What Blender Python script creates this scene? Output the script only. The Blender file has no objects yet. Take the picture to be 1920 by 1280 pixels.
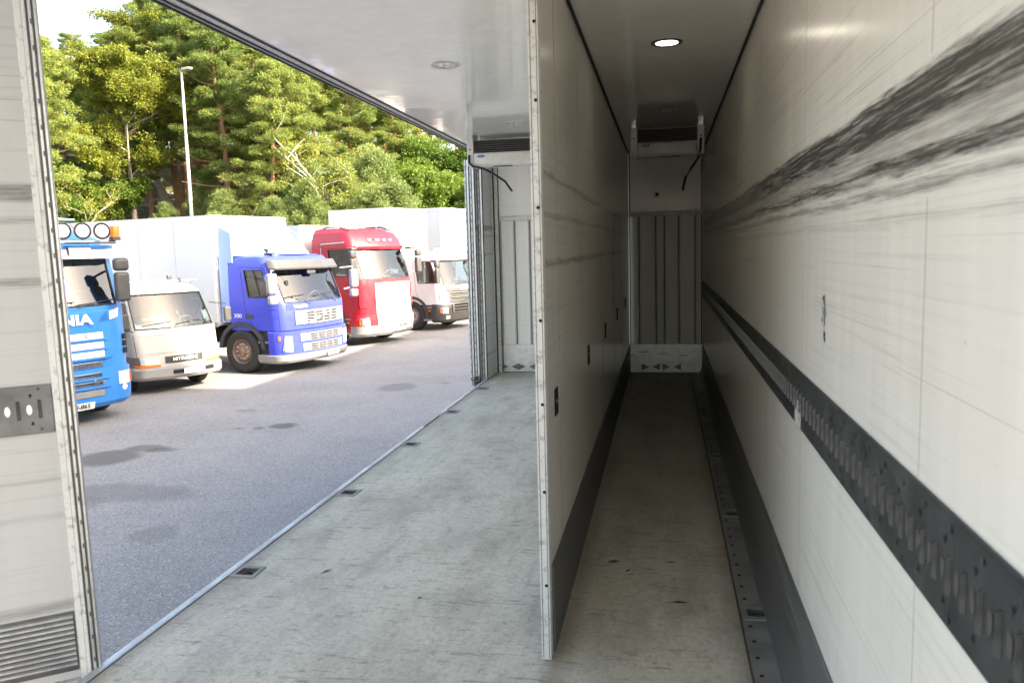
import bpy, math, random
import numpy as np
from mathutils import Vector, Matrix
random.seed(7); rng = np.random.default_rng(7)
R = math.radians; PI = math.pi
sc = bpy.context.scene
C = bpy.data.collections.new('scene'); sc.collection.children.link(C)
# ---------------- camera, world, sun, exposure ----------------
Z0 = 1.28                                   # cargo floor above the asphalt
CAMZ = Z0 + 1.463
yaw, pit, rol, FPX = R(10.9621), R(6.5789), R(-1.5188), 1492.24
Fw = Vector((-math.sin(yaw)*math.cos(pit), math.cos(yaw)*math.cos(pit), -math.sin(pit)))
Rt = Vector((math.cos(yaw), math.sin(yaw), 0)); Up = Rt.cross(Fw)
R2 = Rt*math.cos(rol) + Up*math.sin(rol); U2 = -Rt*math.sin(rol) + Up*math.cos(rol)
cam = bpy.data.cameras.new('camera'); camo = bpy.data.objects.new('camera', cam); C.objects.link(camo)
mw = Matrix((( R2.x, U2.x, -Fw.x, 0), (R2.y, U2.y, -Fw.y, 0), (R2.z, U2.z, -Fw.z, CAMZ), (0, 0, 0, 1)))
camo.matrix_world = mw
cam.sensor_width = 36; cam.lens = FPX/1920*36; cam.clip_start = .02; cam.clip_end = 2000
cam.dof.use_dof = True; cam.dof.focus_distance = 11; cam.dof.aperture_fstop = 6.3
sc.camera = camo
SUN_EL = R(32); SUN = Vector((1, -.2, 0)).normalized()
w = bpy.data.worlds.new('World'); sc.world = w; w.use_nodes = True
nt = w.node_tree; nt.nodes.clear()
sky = nt.nodes.new('ShaderNodeTexSky'); sky.sky_type = 'NISHITA'; sky.sun_disc = False
sky.sun_elevation = SUN_EL; sky.sun_rotation = math.atan2(SUN.x, SUN.y)
sky.air_density = 1.0; sky.dust_density = 4.5; sky.ozone_density = .5
bg = nt.nodes.new('ShaderNodeBackground'); bg.inputs[1].default_value = .15
ow = nt.nodes.new('ShaderNodeOutputWorld'); nt.links.new(sky.outputs[0], bg.inputs[0]); nt.links.new(bg.outputs[0], ow.inputs[0])
sl = bpy.data.lights.new('sun', 'SUN'); sl.energy = 3.6; sl.angle = R(.55); sl.color = (1, .93, .82)
so = bpy.data.objects.new('sun', sl); C.objects.link(so)
sd = Vector((SUN.x*math.cos(SUN_EL), SUN.y*math.cos(SUN_EL), math.sin(SUN_EL)))
so.rotation_euler = sd.to_track_quat('Z', 'Y').to_euler()
vs = sc.view_settings; vs.view_transform = 'Standard'; vs.look = 'None'; vs.gamma = 1; vs.use_curve_mapping = False
vs.exposure = 2.65
vs.use_white_balance = True; vs.white_balance_temperature = 7500; vs.white_balance_tint = 10
sc.cycles.max_bounces = 14; sc.cycles.diffuse_bounces = 10; sc.cycles.transparent_max_bounces = 16
# ---------------- material helpers ----------------
class NT:
    def __init__(s, name):
        s.m = bpy.data.materials.new(name); s.m.use_nodes = True; s.t = s.m.node_tree
        s.b = s.t.nodes['Principled BSDF']; s.o = s.t.nodes['Material Output']
        s.tc = s.t.nodes.new('ShaderNodeTexCoord').outputs['Object']
    def n(s, typ, **k):
        x = s.t.nodes.new(typ)
        for a, v in k.items(): setattr(x, a, v)
        return x
    def inp(s, x, i, v):
        if v is None: return
        if isinstance(v, bpy.types.NodeSocket): s.t.links.new(v, x.inputs[i])
        else:
            if isinstance(v, (tuple, list)) and x.inputs[i].type == 'RGBA' and len(v) == 3: v = (*v, 1)
            x.inputs[i].default_value = v
    def mp(s, v, scale=(1, 1, 1), loc=(0, 0, 0), rot=(0, 0, 0)):
        x = s.n('ShaderNodeMapping'); s.inp(x, 0, v); x.inputs[1].default_value = loc; x.inputs[2].default_value = rot; x.inputs[3].default_value = scale
        return x.outputs[0]
    def noise(s, v=None, scale=5, det=4, rough=.55, dist=0):
        x = s.n('ShaderNodeTexNoise'); s.inp(x, 0, v if v is not None else s.tc)
        x.inputs['Scale'].default_value = scale; x.inputs['Detail'].default_value = det; x.inputs['Roughness'].default_value = rough; x.inputs['Distortion'].default_value = dist
        return x.outputs[0]
    def mr(s, v, a, b, c=0, d=1, smooth=False):
        x = s.n('ShaderNodeMapRange'); s.inp(x, 0, v)
        for i, q in enumerate((a, b, c, d)): x.inputs[i+1].default_value = q
        if smooth: x.interpolation_type = 'SMOOTHSTEP'
        return x.outputs[0]
    def ma(s, op, a, b=None, c=None):
        x = s.n('ShaderNodeMath', operation=op); s.inp(x, 0, a); s.inp(x, 1, b); s.inp(x, 2, c); return x.outputs[0]
    def mix(s, f, a, b):
        x = s.n('ShaderNodeMix', data_type='RGBA'); s.inp(x, 0, f); s.inp(x, 6, a); s.inp(x, 7, b); return x.outputs[2]
    def xyz(s, v=None):
        x = s.n('ShaderNodeSeparateXYZ'); s.inp(x, 0, v if v is not None else s.tc); return x.outputs
    def bump(s, h, strength=.2, dist=.01):
        x = s.n('ShaderNodeBump'); x.inputs['Strength'].default_value = strength; x.inputs['Distance'].default_value = dist
        s.inp(x, 'Height', h); s.t.links.new(x.outputs[0], s.b.inputs['Normal'])
    def set(s, **k):
        nm = dict(col='Base Color', rough='Roughness', metal='Metallic', coat='Coat Weight', spec='Specular IOR Level', coatr='Coat Roughness')
        for a, v in k.items(): s.inp(s.b, nm[a], v)
        return s.m
def mat(name, col, rough=.5, metal=0, var=.12, vs_=6, bump=0, bs=60, coat=0, dirt=0):
    q = NT(name)
    n1 = q.noise(scale=vs_, det=5)
    c = q.mix(q.mr(n1, .3, .7), tuple(x*(1-var) for x in col), tuple(min(1, x*(1+var)) for x in col))
    if dirt:
        n2 = q.noise(scale=vs_*4, det=6, rough=.7)
        c = q.mix(q.ma('MULTIPLY', q.mr(n2, .52, .72), dirt), c, (.10, .085, .07))
    q.set(col=c, rough=q.mr(q.noise(scale=vs_*2), .3, .7, max(0, rough-.06), min(1, rough+.08)), metal=metal, coat=coat)
    if coat: q.set(coatr=.3)
    if bump: q.bump(q.noise(scale=bs, det=4), bump, .005)
    return q.m
def glass(name, tint, refl=1.0, ior=1.78):
    q = NT(name); t = q.t
    tr = q.n('ShaderNodeBsdfTransparent'); tr.inputs[0].default_value = (*tint, 1)
    gl = q.n('ShaderNodeBsdfGlossy'); gl.inputs['Roughness'].default_value = .02; gl.inputs[0].default_value = (refl, refl, refl, 1)
    fr = q.n('ShaderNodeFresnel'); fr.inputs[0].default_value = ior
    mx = q.n('ShaderNodeMixShader'); t.links.new(fr.outputs[0], mx.inputs[0]); t.links.new(tr.outputs[0], mx.inputs[1]); t.links.new(gl.outputs[0], mx.inputs[2])
    t.links.new(mx.outputs[0], q.o.inputs[0]); return q.m
def panel_mat(name, base, bands=(), streak=.25, ax=1, rough=.22, fine=.5, wave=.0, scr=0):
    """off-white glassfibre wall, scuffed along its length; bands = (z low, z high, strength) above the ground"""
    q = NT(name); X = q.xyz(); z = X[2]
    sc_ = [0, 0, 0]; sc_[ax] = 1
    # dirt streaks drawn out along the wall
    ls = (.0, .35, 60) if ax == 1 else (.5, 0, 60)
    st = q.noise(q.mp(q.tc, ls), 1.6, 7, .72)
    st2 = q.noise(q.mp(q.tc, tuple(a*2.7 for a in ls)), 2.1, 6, .7)
    vert = q.noise(q.mp(q.tc, (5, 5, .35)), 2.5, 4)
    fleck = q.noise(q.tc, 38, 5, .75)
    c = q.mix(q.mr(vert, .35, .7), base, tuple(b*.93 for b in base))
    patch_ = q.mr(q.noise(scale=.9, det=3), .40, .62); c = q.mix(q.ma('MULTIPLY', q.ma('MULTIPLY', q.mr(st, .60, .76), patch_), streak*.6), c, (.24, .23, .21))
    c = q.mix(q.ma('MULTIPLY', q.ma('MULTIPLY', q.mr(st2, .62, .78), patch_), streak*.6), c, (.34, .33, .30))
    c = q.mix(q.ma('MULTIPLY', q.mr(fleck, .66, .74), fine), c, (.10, .095, .085))
    sm = q.noise(q.mp(q.tc, (ls[0]*.9, ls[1]*1.0, 34)), 1.6, 7, .75); sm2 = q.noise(q.mp(q.tc, (.8, .8, .8)), 1.3, 3)
    c = q.mix(q.ma('MULTIPLY', q.ma('MULTIPLY', q.mr(sm, .52, .72), q.mr(sm2, .40, .58)), min(1, streak*1.3)), c, (.22, .21, .19))
    wob = q.mr(q.noise(q.mp(q.tc, (.5, .5, .5)), 2.0, 3), 0, 1, -.02, .02)
    zz = q.ma('ADD', z, wob)
    edge = q.mr(q.noise(q.mp(q.tc, (1.1, 1.1, 24)), 3, 6, .75), .3, .7, -.012, .012)
    zz = q.ma('ADD', zz, edge)
    fade = q.mr(X[1], .8, 9, 1.05, .22) if ax == 1 else 1.0
    for lo, hi, k in bands:
        m1 = q.mr(zz, lo-.016, lo+.008, 0, 1, True); m2 = q.mr(zz, hi-.010, hi+.014, 1, 0, True)
        m = q.ma('MULTIPLY', m1, m2)
        tex = q.mr(q.noise(q.mp(q.tc, (ls[0]*4.5, ls[1]*4.5, ls[2]*1.1)), 2.4, 10, .85), .44, .68, .95, .15)
        gaps = q.mr(q.noise(q.mp(q.tc, (1.2, 1.2, 30)), 1.5, 5, .6), .30, .48, .45, 1)
        m = q.ma('MULTIPLY', q.ma('MULTIPLY', m, tex), q.ma('MULTIPLY', gaps, q.ma('MULTIPLY', fade, k)))
        c = q.mix(m, c, (.06, .058, .055))
    if scr:
        s1 = q.noise(q.mp(q.tc, (0, .45, 170), rot=(R(.5), 0, 0)), 1.0, 5, .7); zm = q.ma('MULTIPLY', q.mr(z, Zb_+1.30, Zb_+1.72, 0, 1), q.mr(z, Zb_+1.9, Zb_+2.35, 1, .15))
        c = q.mix(q.ma('MULTIPLY', q.ma('MULTIPLY', q.mr(s1, .57, .66), zm), scr), c, (.10, .095, .08))
        s2 = q.noise(q.mp(q.tc, (0, .3, 150), rot=(R(-1.2), 0, 0)), 1.3, 4, .65); c = q.mix(q.ma('MULTIPLY', q.mr(s2, .64, .70), scr*.8), c, (.22, .21, .19))
        s3 = q.noise(q.mp(q.tc, (0, .35, 190), rot=(R(1.0), 0, 0), loc=(0, 3, 5)), 1.2, 4, .65); c = q.mix(q.ma('MULTIPLY', q.mr(s3, .66, .70), scr*1.4), c, (.95, .94, .90))
    # light scratches
    sc2 = q.noise(q.mp(q.tc, (ls[0]*.7, ls[1]*.9, ls[2]*6), rot=(R(.8), 0, 0)), 2.2, 3, .6)
    c = q.mix(q.ma('MULTIPLY', q.ma('MULTIPLY', q.mr(sc2, .72, .78), patch_), .4), c, (.85, .84, .8))
    q.set(col=c, rough=rough+.04, spec=.5)
    if wave: q.bump(q.noise(q.mp(q.tc, (1, 1, 1)), 3.5, 2), wave, .02)
    else: q.bump(q.noise(q.tc, 2.5, 2), .08, .02)
    return q.m
Zb_ = Z0; XL_ = -2.035
M = {}
Zb = Z0
M['wall'] = panel_mat('scuffed off-white wall', (.80, .775, .715), [(Zb+1.66, Zb+1.737, 1.5), (Zb+1.625, Zb+1.658, .75), (Zb+1.583, Zb+1.615, 1.25), (Zb+1.547, Zb+1.555, 1.0), (Zb+1.495, Zb+1.499, .35)], .34, rough=.17, scr=.6)
M['part'] = panel_mat('scuffed cream partition', (.85, .82, .745), [(Zb+1.72, Zb+1.735, .75), (Zb+1.585, Zb+1.595, .6), (Zb+1.405, Zb+1.425, .7)], .26, rough=.12, fine=.5, scr=.2)
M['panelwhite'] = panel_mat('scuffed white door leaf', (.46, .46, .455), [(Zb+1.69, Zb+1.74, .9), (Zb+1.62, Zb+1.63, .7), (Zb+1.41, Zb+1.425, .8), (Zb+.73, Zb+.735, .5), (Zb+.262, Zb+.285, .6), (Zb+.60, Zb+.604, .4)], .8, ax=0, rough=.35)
M['ceil'] = panel_mat('glossy white ceiling panel', (.84, .84, .83), [], .08, ax=0, rough=.045, fine=.25, wave=.10)
M['bulk'] = panel_mat('white bulkhead', (.82, .81, .78), [], .12, ax=0, rough=.16, fine=.3, wave=.25)
M['bulklow'] = panel_mat('cream ribbed bulkhead', (.87, .85, .80), [], .16, ax=0, rough=.4, fine=.4)
M['alu'] = mat('brushed aluminium', (.55, .56, .57), .38, .85, .15, 14, .15, 120, dirt=.45)
M['alupaint'] = mat('worn white aluminium trim', (.62, .62, .60), .45, .1, .08, 9, .2, 90, dirt=.75)
M['steel'] = mat('dull dark steel', (.10, .105, .105), .45, .6, .3, 11, .2, 80, dirt=.3)
M['railsteel'] = mat('worn galvanised rail', (.055, .06, .06), .5, .45, .35, 7, .2, 60)
M['tabsteel'] = mat('rubbed bright steel', (.085, .09, .09), .42, .7, .3, 30)
M['gutter'] = mat('worn floor steel', (.20, .20, .195), .5, .15, .3, 9, .25, 70, dirt=.5)
M['black'] = mat('black rubber', (.012, .012, .012), .55, 0, .2, 20)
M['void'] = mat('unlit hole', (.006, .006, .006), .9)
M['holegrey'] = mat('board seen through hole', (.07, .066, .06), .8)
q = NT('worn edge aluminium'); n1 = q.noise(scale=1.1, det=5, rough=.7); n2 = q.noise(q.mp(q.tc, (4, .8, 1)), 6, 6, .75)
c = q.mix(q.mr(n2, .35, .65), (.30, .31, .33), (.62, .64, .66)); c = q.mix(q.ma('MULTIPLY', q.mr(n1, .54, .62), q.mr(n2, .38, .55)), c, (.30, .20, .14)); q.set(col=c, rough=.42, metal=.55); M['edgealu'] = q.m
M['leafrail'] = mat('dirty zinc rail', (.15, .155, .155), .5, .2, .35, 9, .2, 60, dirt=.7)
M['joint'] = mat('panel joint', (.20, .19, .175), .6)
M['rust'] = mat('rusty steel', (.085, .06, .045), .75, .2, .35, 22, .3, 90)
q = NT('dark kick strip')   # brushed along its length
st = q.noise(q.mp(q.tc, (.0, .7, 30)), 1.8, 6, .7)
q.set(col=q.mix(q.mr(st, .35, .7), (.055, .053, .050), (.15, .148, .142)), rough=q.mr(st, .3, .7, .38, .6)); M['kick'] = q.m
q = NT('worn floor coating')
n1 = q.noise(scale=1.1, det=6, rough=.62); n2 = q.noise(q.mp(q.tc, (9, .9, 1)), 1.6, 6, .7); n3 = q.noise(scale=140, det=3, rough=.8); n4 = q.noise(scale=22, det=6, rough=.8)
c = q.mix(q.mr(n1, .3, .7), (.44, .405, .33), (.59, .55, .455))
c = q.mix(q.ma('MULTIPLY', q.mr(n2, .5, .75), .5), c, (.25, .25, .225))
c = q.mix(q.ma('MULTIPLY', q.mr(n3, .5, .7), .5), c, (.20, .20, .185))
n5 = q.noise(scale=48, det=4, rough=.75); c = q.mix(q.ma('MULTIPLY', q.mr(n5, .50, .68), .6), c, (.23, .225, .20)); c = q.mix(q.ma('MULTIPLY', q.mr(n5, .30, .42, 1, 0), .35), c, (.68, .68, .64))
n6 = q.noise(q.mp(q.tc, (1, .45, 1)), 4.5, 5, .65); c = q.mix(q.ma('MULTIPLY', q.mr(n6, .46, .68), .6), c, (.24, .215, .175))
c = q.mix(q.ma('MULTIPLY', q.mr(n4, .57, .68), .75), c, (.16, .145, .12))
sk = q.noise(q.mp(q.tc, (1.1, 7, 1)), 5, 5, .7, .4)
c = q.mix(q.ma('MULTIPLY', q.mr(sk, .58, .66), .65), c, (.12, .115, .10))
sx = q.xyz()[0]; aisle = q.mr(sx, -.43, -.40)          # the narrow aisle is browner with trodden dirt
c = q.mix(q.ma('MULTIPLY', aisle, .24), c, (.27, .245, .165))
n7 = q.noise(scale=7, det=6, rough=.72); c = q.mix(q.ma('MULTIPLY', q.mr(n7, .60, .70), .6), c, (.17, .155, .13))
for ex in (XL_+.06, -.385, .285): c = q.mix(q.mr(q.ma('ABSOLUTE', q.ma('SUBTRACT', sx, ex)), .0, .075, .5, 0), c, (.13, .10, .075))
q.set(col=c, rough=q.mr(n1, .3, .7, .5, .7)); q.bump(n3, .25, .003); M['floor'] = q.m
q = NT('weathered asphalt')
n1 = q.noise(scale=.5, det=8, rough=.7); n2 = q.noise(scale=62, det=3, rough=.85); n3 = q.noise(scale=11, det=5, rough=.7)
vo = q.n('ShaderNodeTexVoronoi'); q.inp(vo, 0, q.tc); vo.inputs['Scale'].default_value = 75; stn = vo.outputs['Color']
sr = q.n('ShaderNodeSeparateColor'); q.inp(sr, 0, stn)
c = q.mix(q.mr(n1, .3, .7), (.172, .172, .177), (.243, .243, .247))
c = q.mix(q.ma('MULTIPLY', q.mr(n2, .5, .75), .6), c, (.07, .07, .072))
c = q.mix(q.mr(sr.outputs[0], .72, 1, 0, .75), c, (.36, .355, .345))
c = q.mix(q.mr(sr.outputs[1], .75, 1, 0, .6), c, (.05, .05, .05))
c = q.mix(q.ma('MULTIPLY', q.mr(n3, .66, .78), .5), c, (.09, .085, .08))
XY = q.xyz()
wb = q.mr(q.noise(scale=2.2, det=5, rough=.65), 0, 1, -.55, .55); wb2 = q.mr(q.noise(q.mp(q.tc, loc=(9, 3, 0)), 2.6, 5, .65), 0, 1, -.55, .55)
for ox, oy, rx, ry, k in [(-7.68, 9.62, .48, .50, .8), (-7.45, 10.2, .38, .22, .7), (-7.15, 10.1, .25, .16, .6), (-6.3, 8.15, .95, .38, .42), (-6.75, 7.65, .5, .3, .42), (-5.05, 6.9, .28, .25, .3), (-6.1, 11.75, .26, .22, .9), (-6.45, 11.55, .12, .12, .7), (-6.75, 11.5, .12, .08, .7), (-5.4, 15.4, .42, .5, .5), (-4.55, 15.9, .12, .14, .5), (-7.4, 12.9, .25, .15, .35)]:
    dx = q.ma('DIVIDE', q.ma('SUBTRACT', q.ma('ADD', XY[0], q.ma('MULTIPLY', wb, .3)), ox), rx); dy = q.ma('DIVIDE', q.ma('SUBTRACT', q.ma('ADD', XY[1], q.ma('MULTIPLY', wb2, .3)), oy), ry)
    d2 = q.ma('ADD', q.ma('MULTIPLY', dx, dx), q.ma('MULTIPLY', dy, dy))
    c = q.mix(q.mr(d2, .5, 1.15, k*.9, 0), c, (.055, .053, .05))
q.set(col=c, rough=.85, spec=.35); q.bump(n2, .5, .01); M['asphalt'] = q.m
q = NT('mossy rock and grass')
n1 = q.noise(scale=.22, det=6, rough=.65); n2 = q.noise(scale=1.8, det=6, rough=.7)
c = q.mix(q.mr(n2, .35, .65), (.05, .065, .018), (.11, .10, .035))
c = q.mix(q.mr(n1, .50, .56), c, q.mix(q.mr(n2, .3, .7), (.15, .14, .12), (.30, .28, .25)))
q.set(col=c, rough=.9); q.bump(n2, .8, .3); M['hill'] = q.m
def leafmat(name, a, b, tr=.35):
    q = NT(name); oi = q.n('ShaderNodeObjectInfo')
    n = q.noise(scale=.9, det=3); n2 = q.noise(scale=9, det=2)
    f_ = q.ma('ADD', q.mr(n, .3, .7, 0, .6), q.mr(oi.outputs['Random'], 0, 1, -.1, .4)); f_ = q.ma('ADD', f_, q.mr(n2, .35, .65, -.15, .2))
    c = q.mix(f_, a, b); q.set(col=c, rough=.55, spec=.3)
    tl = q.n('ShaderNodeBsdfTranslucent'); q.inp(tl, 0, c)
    mx = q.n('ShaderNodeMixShader'); mx.inputs[0].default_value = tr
    q.t.links.new(q.b.outputs[0], mx.inputs[1]); q.t.links.new(tl.outputs[0], mx.inputs[2]); q.t.links.new(mx.outputs[0], q.o.inputs[0]); return q.m
M['pine'] = leafmat('pine needles', (.085, .14, .036), (.27, .32, .08), .5)
M['youngpine'] = leafmat('young pine needles', (.10, .16, .05), (.27, .33, .11), .5)
M['oakleaf'] = leafmat('yellowing leaves', (.12, .16, .02), (.27, .28, .045), .45)
M['greenleaf'] = leafmat('fresh green leaves', (.045, .10, .015), (.13, .20, .03), .4)
M['pinebark'] = mat('orange pine bark', (.22, .125, .075), .9, 0, .3, 3, .6, 20)
M['greybark'] = mat('grey bark', (.26, .235, .20), .9, 0, .3, 3, .6, 20)
M['deadwood'] = mat('bleached dead wood', (.36, .34, .29), .8, 0, .15, 4)
def paint(name, col, dirt=.06, rough=.36): return mat(name, col, rough, 0,   .05, 2.2, coat=.3, dirt=dirt)
M['blue'] = paint('azure lorry paint', (.018, .17, .50)); M['violet'] = paint('violet blue lorry paint', (.035, .055, .52))
M['red'] = paint('red lorry paint', (.38, .007, .02)); M['white'] = paint('white lorry paint', (.74, .75, .76)); M['offwhite'] = paint('dusty white paint', (.38, .375, .36), .2, .4)
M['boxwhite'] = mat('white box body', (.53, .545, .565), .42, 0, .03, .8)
M['fairing'] = paint('pale blue fairing paint', (.24, .36, .78))
M['visor'] = mat('grey plastic', (.06, .061, .064), .35, 0, .08, 5); M['plastic'] = mat('dark grey plastic', (.045, .047, .05), .5, 0, .15, 6); M['midplastic'] = mat('mid grey plastic', (.13, .13, .135), .45, 0, .15, 6)
M['silver'] = mat('silver paint', (.27, .27, .275), .38, .3, .08, 5, dirt=.15); M['chrome'] = mat('chrome', (.75, .75, .75), .12, 1, .05)
M['tyre'] = mat('tyre rubber', (.022, .022, .022), .8, 0, .2, 12, .3, 60); M['rim'] = mat('rusty grey rim', (.26, .19, .15), .6, .3, .3, 10, dirt=.5); M['greyrim'] = mat('grey rim', (.33, .33, .33), .45, .6, .15, 9, dirt=.3)
M['nut'] = mat('bright wheel nut', (.75, .7, .62), .35, .6)
M['chassis'] = mat('chassis black', (.02, .02, .02), .7); M['seat'] = mat('grey seat cloth', (.09, .09, .095), .9, 0, .2, 8); M['lightseat'] = mat('pale seat cloth', (.22, .22, .22), .9); M['dash'] = mat('dashboard', (.16, .155, .15), .6); M['inner'] = mat('cab lining', (.15, .15, .145), .8)
M['glass'] = glass('windscreen glass', (.70, .84, .88)); M['darkglass'] = glass('side window glass', (.55, .62, .62))
M['lens'] = glass('headlamp lens', (.97, .97, .97), .8, 1.35); M['lampwhite'] = mat('lamp reflector', (.80, .81, .83), .3, 0, .05, 12)
M['orange'] = paint('orange lens', (.75, .16, .01), 0); M['redlet'] = paint('red lettering', (.5, .02, .02), 0); M['plate'] = paint('plate white', (.8, .8, .8), .02)
M['fin'] = mat('black evaporator fins', (.015, .015, .016), .5); M['unit'] = mat('unit white enamel', (.62, .62, .60), .28, 0, .05, 6, dirt=.2)
M['badge'] = mat('badge blue', (.02, .05, .28), .3)
q = NT('sticker'); q.set(col=q.mix(q.mr(q.noise(scale=60, det=4, rough=.8), .45, .55), (.65, .65, .65), (.25, .25, .26)), rough=.5); M['sticker'] = q.m
q = NT('lamp lens lit'); q.set(col=(.8, .8, .8), rough=.2); q.b.inputs['Emission Color'].default_value = (1, .97, .9, 1); q.b.inputs['Emission Strength'].default_value = 2.6; M['lit'] = q.m
q = NT('lamp lens'); vv = q.n('ShaderNodeTexVoronoi'); q.inp(vv, 0, q.tc); vv.inputs['Scale'].default_value = 45
q.set(col=q.mix(q.mr(vv.outputs[0], .1, .6), (.75, .75, .75), (.28, .28, .28)), rough=.15); M['unlit'] = q.m
# ---------------- mesh helpers ----------------
class MB:
    def __init__(s): s.v = []; s.f = []
    def add(s, v, f):
        o = len(s.v); s.v += [tuple(map(float, p)) for p in v]; s.f += [tuple(i+o for i in g) for g in f]; return s
    def box(s, a, b):
        x0, x1 = sorted((a[0], b[0])); y0, y1 = sorted((a[1], b[1])); z0, z1 = sorted((a[2], b[2]))
        return s.add([(x0,y0,z0),(x1,y0,z0),(x1,y1,z0),(x0,y1,z0),(x0,y0,z1),(x1,y0,z1),(x1,y1,z1),(x0,y1,z1)], [(0,3,2,1),(4,5,6,7),(0,1,5,4),(1,2,6,5),(2,3,7,6),(3,0,4,7)])
    def tube(s, pts, r, n=8, caps=True):
        pts = [Vector(p) for p in pts]; rr = r if isinstance(r, (list, tuple)) else [r]*len(pts); vs_, fs = [], []
        for i, p in enumerate(pts):
            d = (pts[min(i+1, len(pts)-1)] - pts[max(i-1, 0)]).normalized()
            a = d.cross(Vector((0, 0, 1)) if abs(d.z) < .9 else Vector((1, 0, 0))).normalized(); b = d.cross(a)
            for k in range(n):
                t = 2*PI*k/n; vs_.append(p + (a*math.cos(t) + b*math.sin(t))*rr[i])
        for i in range(len(pts)-1):
            for k in range(n): fs.append((i*n+k, i*n+(k+1)%n, (i+1)*n+(k+1)%n, (i+1)*n+k))
        if caps: fs += [tuple(range(n))[::-1], tuple((len(pts)-1)*n+k for k in range(n))]
        return s.add(vs_, fs)
    def lathe(s, prof, axis='y', c=(0, 0, 0), n=28):
        """prof = (radius, along axis)"""
        vs_, fs = [], []
        for r, h in prof:
            for k in range(n):
                t = 2*PI*k/n; a, b = r*math.cos(t), r*math.sin(t)
                p = {'y': (a, h, b), 'x': (h, a, b), 'z': (a, b, h)}[axis]; vs_.append((p[0]+c[0], p[1]+c[1], p[2]+c[2]))
        for i in range(len(prof)-1):
            for k in range(n): fs.append((i*n+k, i*n+(k+1)%n, (i+1)*n+(k+1)%n, (i+1)*n+k))
        return s.add(vs_, fs)
    def prism(s, poly, axis, a, b):
        """2-d outline swept along an axis"""
        n = len(poly)
        def P(u, v, h): return {'x': (h, u, v), 'y': (u, h, v), 'z': (u, v, h)}[axis]
        return s.add([P(u, v, a) for u, v in poly] + [P(u, v, b) for u, v in poly], [tuple(range(n)), tuple(range(2*n-1, n-1, -1))] + [(i, (i+1) % n, n+(i+1) % n, n+i) for i in range(n)])
    def build(s, name, m, parent=None, bevel=0, smooth=35, seg=2):
        me = bpy.data.meshes.new(name); me.from_pydata(s.v, [], s.f)
        if smooth:
            for p in me.polygons: p.use_smooth = True
            me.set_sharp_from_angle(angle=R(smooth))
        me.materials.append(M[m] if isinstance(m, str) else m)
        o = bpy.data.objects.new(name, me); C.objects.link(o); o.parent = parent
        fixn(me)
        if bevel:
            b = o.modifiers.new('bevel', 'BEVEL'); b.width = bevel; b.segments = seg; b.limit_method = 'ANGLE'; b.angle_limit = R(30)
        return o
import bmesh
def fixn(me):
    if len(me.polygons) > 6000: return
    bm = bmesh.new(); bm.from_mesh(me); bmesh.ops.recalc_face_normals(bm, faces=bm.faces); bm.to_mesh(me); bm.free()
def tag(o, label=None, cat=None, group=None, kind=None):
    for k, v in (('label', label), ('category', cat), ('group', group), ('kind', kind)):
        if v: o[k] = v
    return o
def thing(name, label, cat, loc=(0, 0, 0), rz=0, group=None):
    o = bpy.data.objects.new(name, None); C.objects.link(o); o.location = loc; o.rotation_euler.z = rz; o.empty_display_size = .2
    return tag(o, label, cat, group)
def share(o, loc, rot=None, parent=None, scale=None):
    c = o.copy(); C.objects.link(c); c.location = loc
    if parent: c.parent = parent
    if rot: c.rotation_euler = rot
    if scale: c.scale = scale
    return c
def copy_tree(o, parent=None):
    c = o.copy(); C.objects.link(c); c.parent = parent
    for ch in o.children: copy_tree(ch, c)
    return c
def struct(o): o['kind'] = 'structure'; return o
def text(s, size, m, parent, mtx, extrude=.002, bold=0, align='CENTER', name='lettering', xs=1):
    cu = bpy.data.curves.new(name, 'FONT'); cu.body = s; cu.size = size; cu.extrude = extrude; cu.offset = bold; cu.align_x = align; cu.align_y = 'CENTER'
    cu.materials.append(M[m]); t = bpy.data.objects.new(name, cu); C.objects.link(t)
    dg = bpy.context.evaluated_depsgraph_get(); me = bpy.data.meshes.new_from_object(t.evaluated_get(dg)); bpy.data.objects.remove(t)
    if not me.materials: me.materials.append(M[m])
    o = bpy.data.objects.new(name, me); C.objects.link(o); o.parent = parent; o.matrix_local = mtx @ Matrix.Diagonal((xs, 1, 1, 1)); return o
# ================= ground, hill =================
ND = Vector((-.5, .866))
def vn(x, y, s=1.0):
    return math.sin(x*.31*s+1.3)*math.cos(y*.27*s-.7) + .5*math.sin(x*.73*s-y*.41*s) + .3*math.sin(x*1.3*s+y*1.7*s)
def hz(x, y):
    d = ND.x*x + ND.y*y
    t = min(max((d-33)/34, 0), 1); h = 10.5*t*t*(3-2*t)*1.0 + (max(d-67, 0))*.06
    if d > 140: h -= (d-140)*.06
    return h + (vn(x, y)*.55*min(1, t*5) if t > 0 else 0)
g = MB(); L_ = 900
g.add([(-L_, -L_, 0), (L_, -L_, 0), (L_, L_, 0), (-L_, L_, 0)], [(0, 1, 2, 3)])
struct(g.build('asphalt_yard', 'asphalt', smooth=0))
nx, ny = 110, 110; vs_, fs = [], []
for j in range(ny):
    for i in range(nx):
        # grid laid along the slope
        a = (i/(nx-1)-.5)*240; d = 30 + (j/(ny-1))**1.5*190
        x = ND.x*d + ND.y*a; y = ND.y*d - ND.x*a; h = hz(x, y)
        if h > .3:
            st = .9; h = h + .30*(math.floor(h/st)*st + st*min(1, ((h/st) % 1)*2.2) - h)*1.6
        vs_.append((x, y, h - (.05 if d < 33 else -.02)))
for j in range(ny-1):
    for i in range(nx-1): fs.append((j*nx+i, j*nx+i+1, (j+1)*nx+i+1, (j+1)*nx+i))
hill = MB().add(vs_, fs).build('hillside', 'hill', smooth=40); struct(hill)
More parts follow.
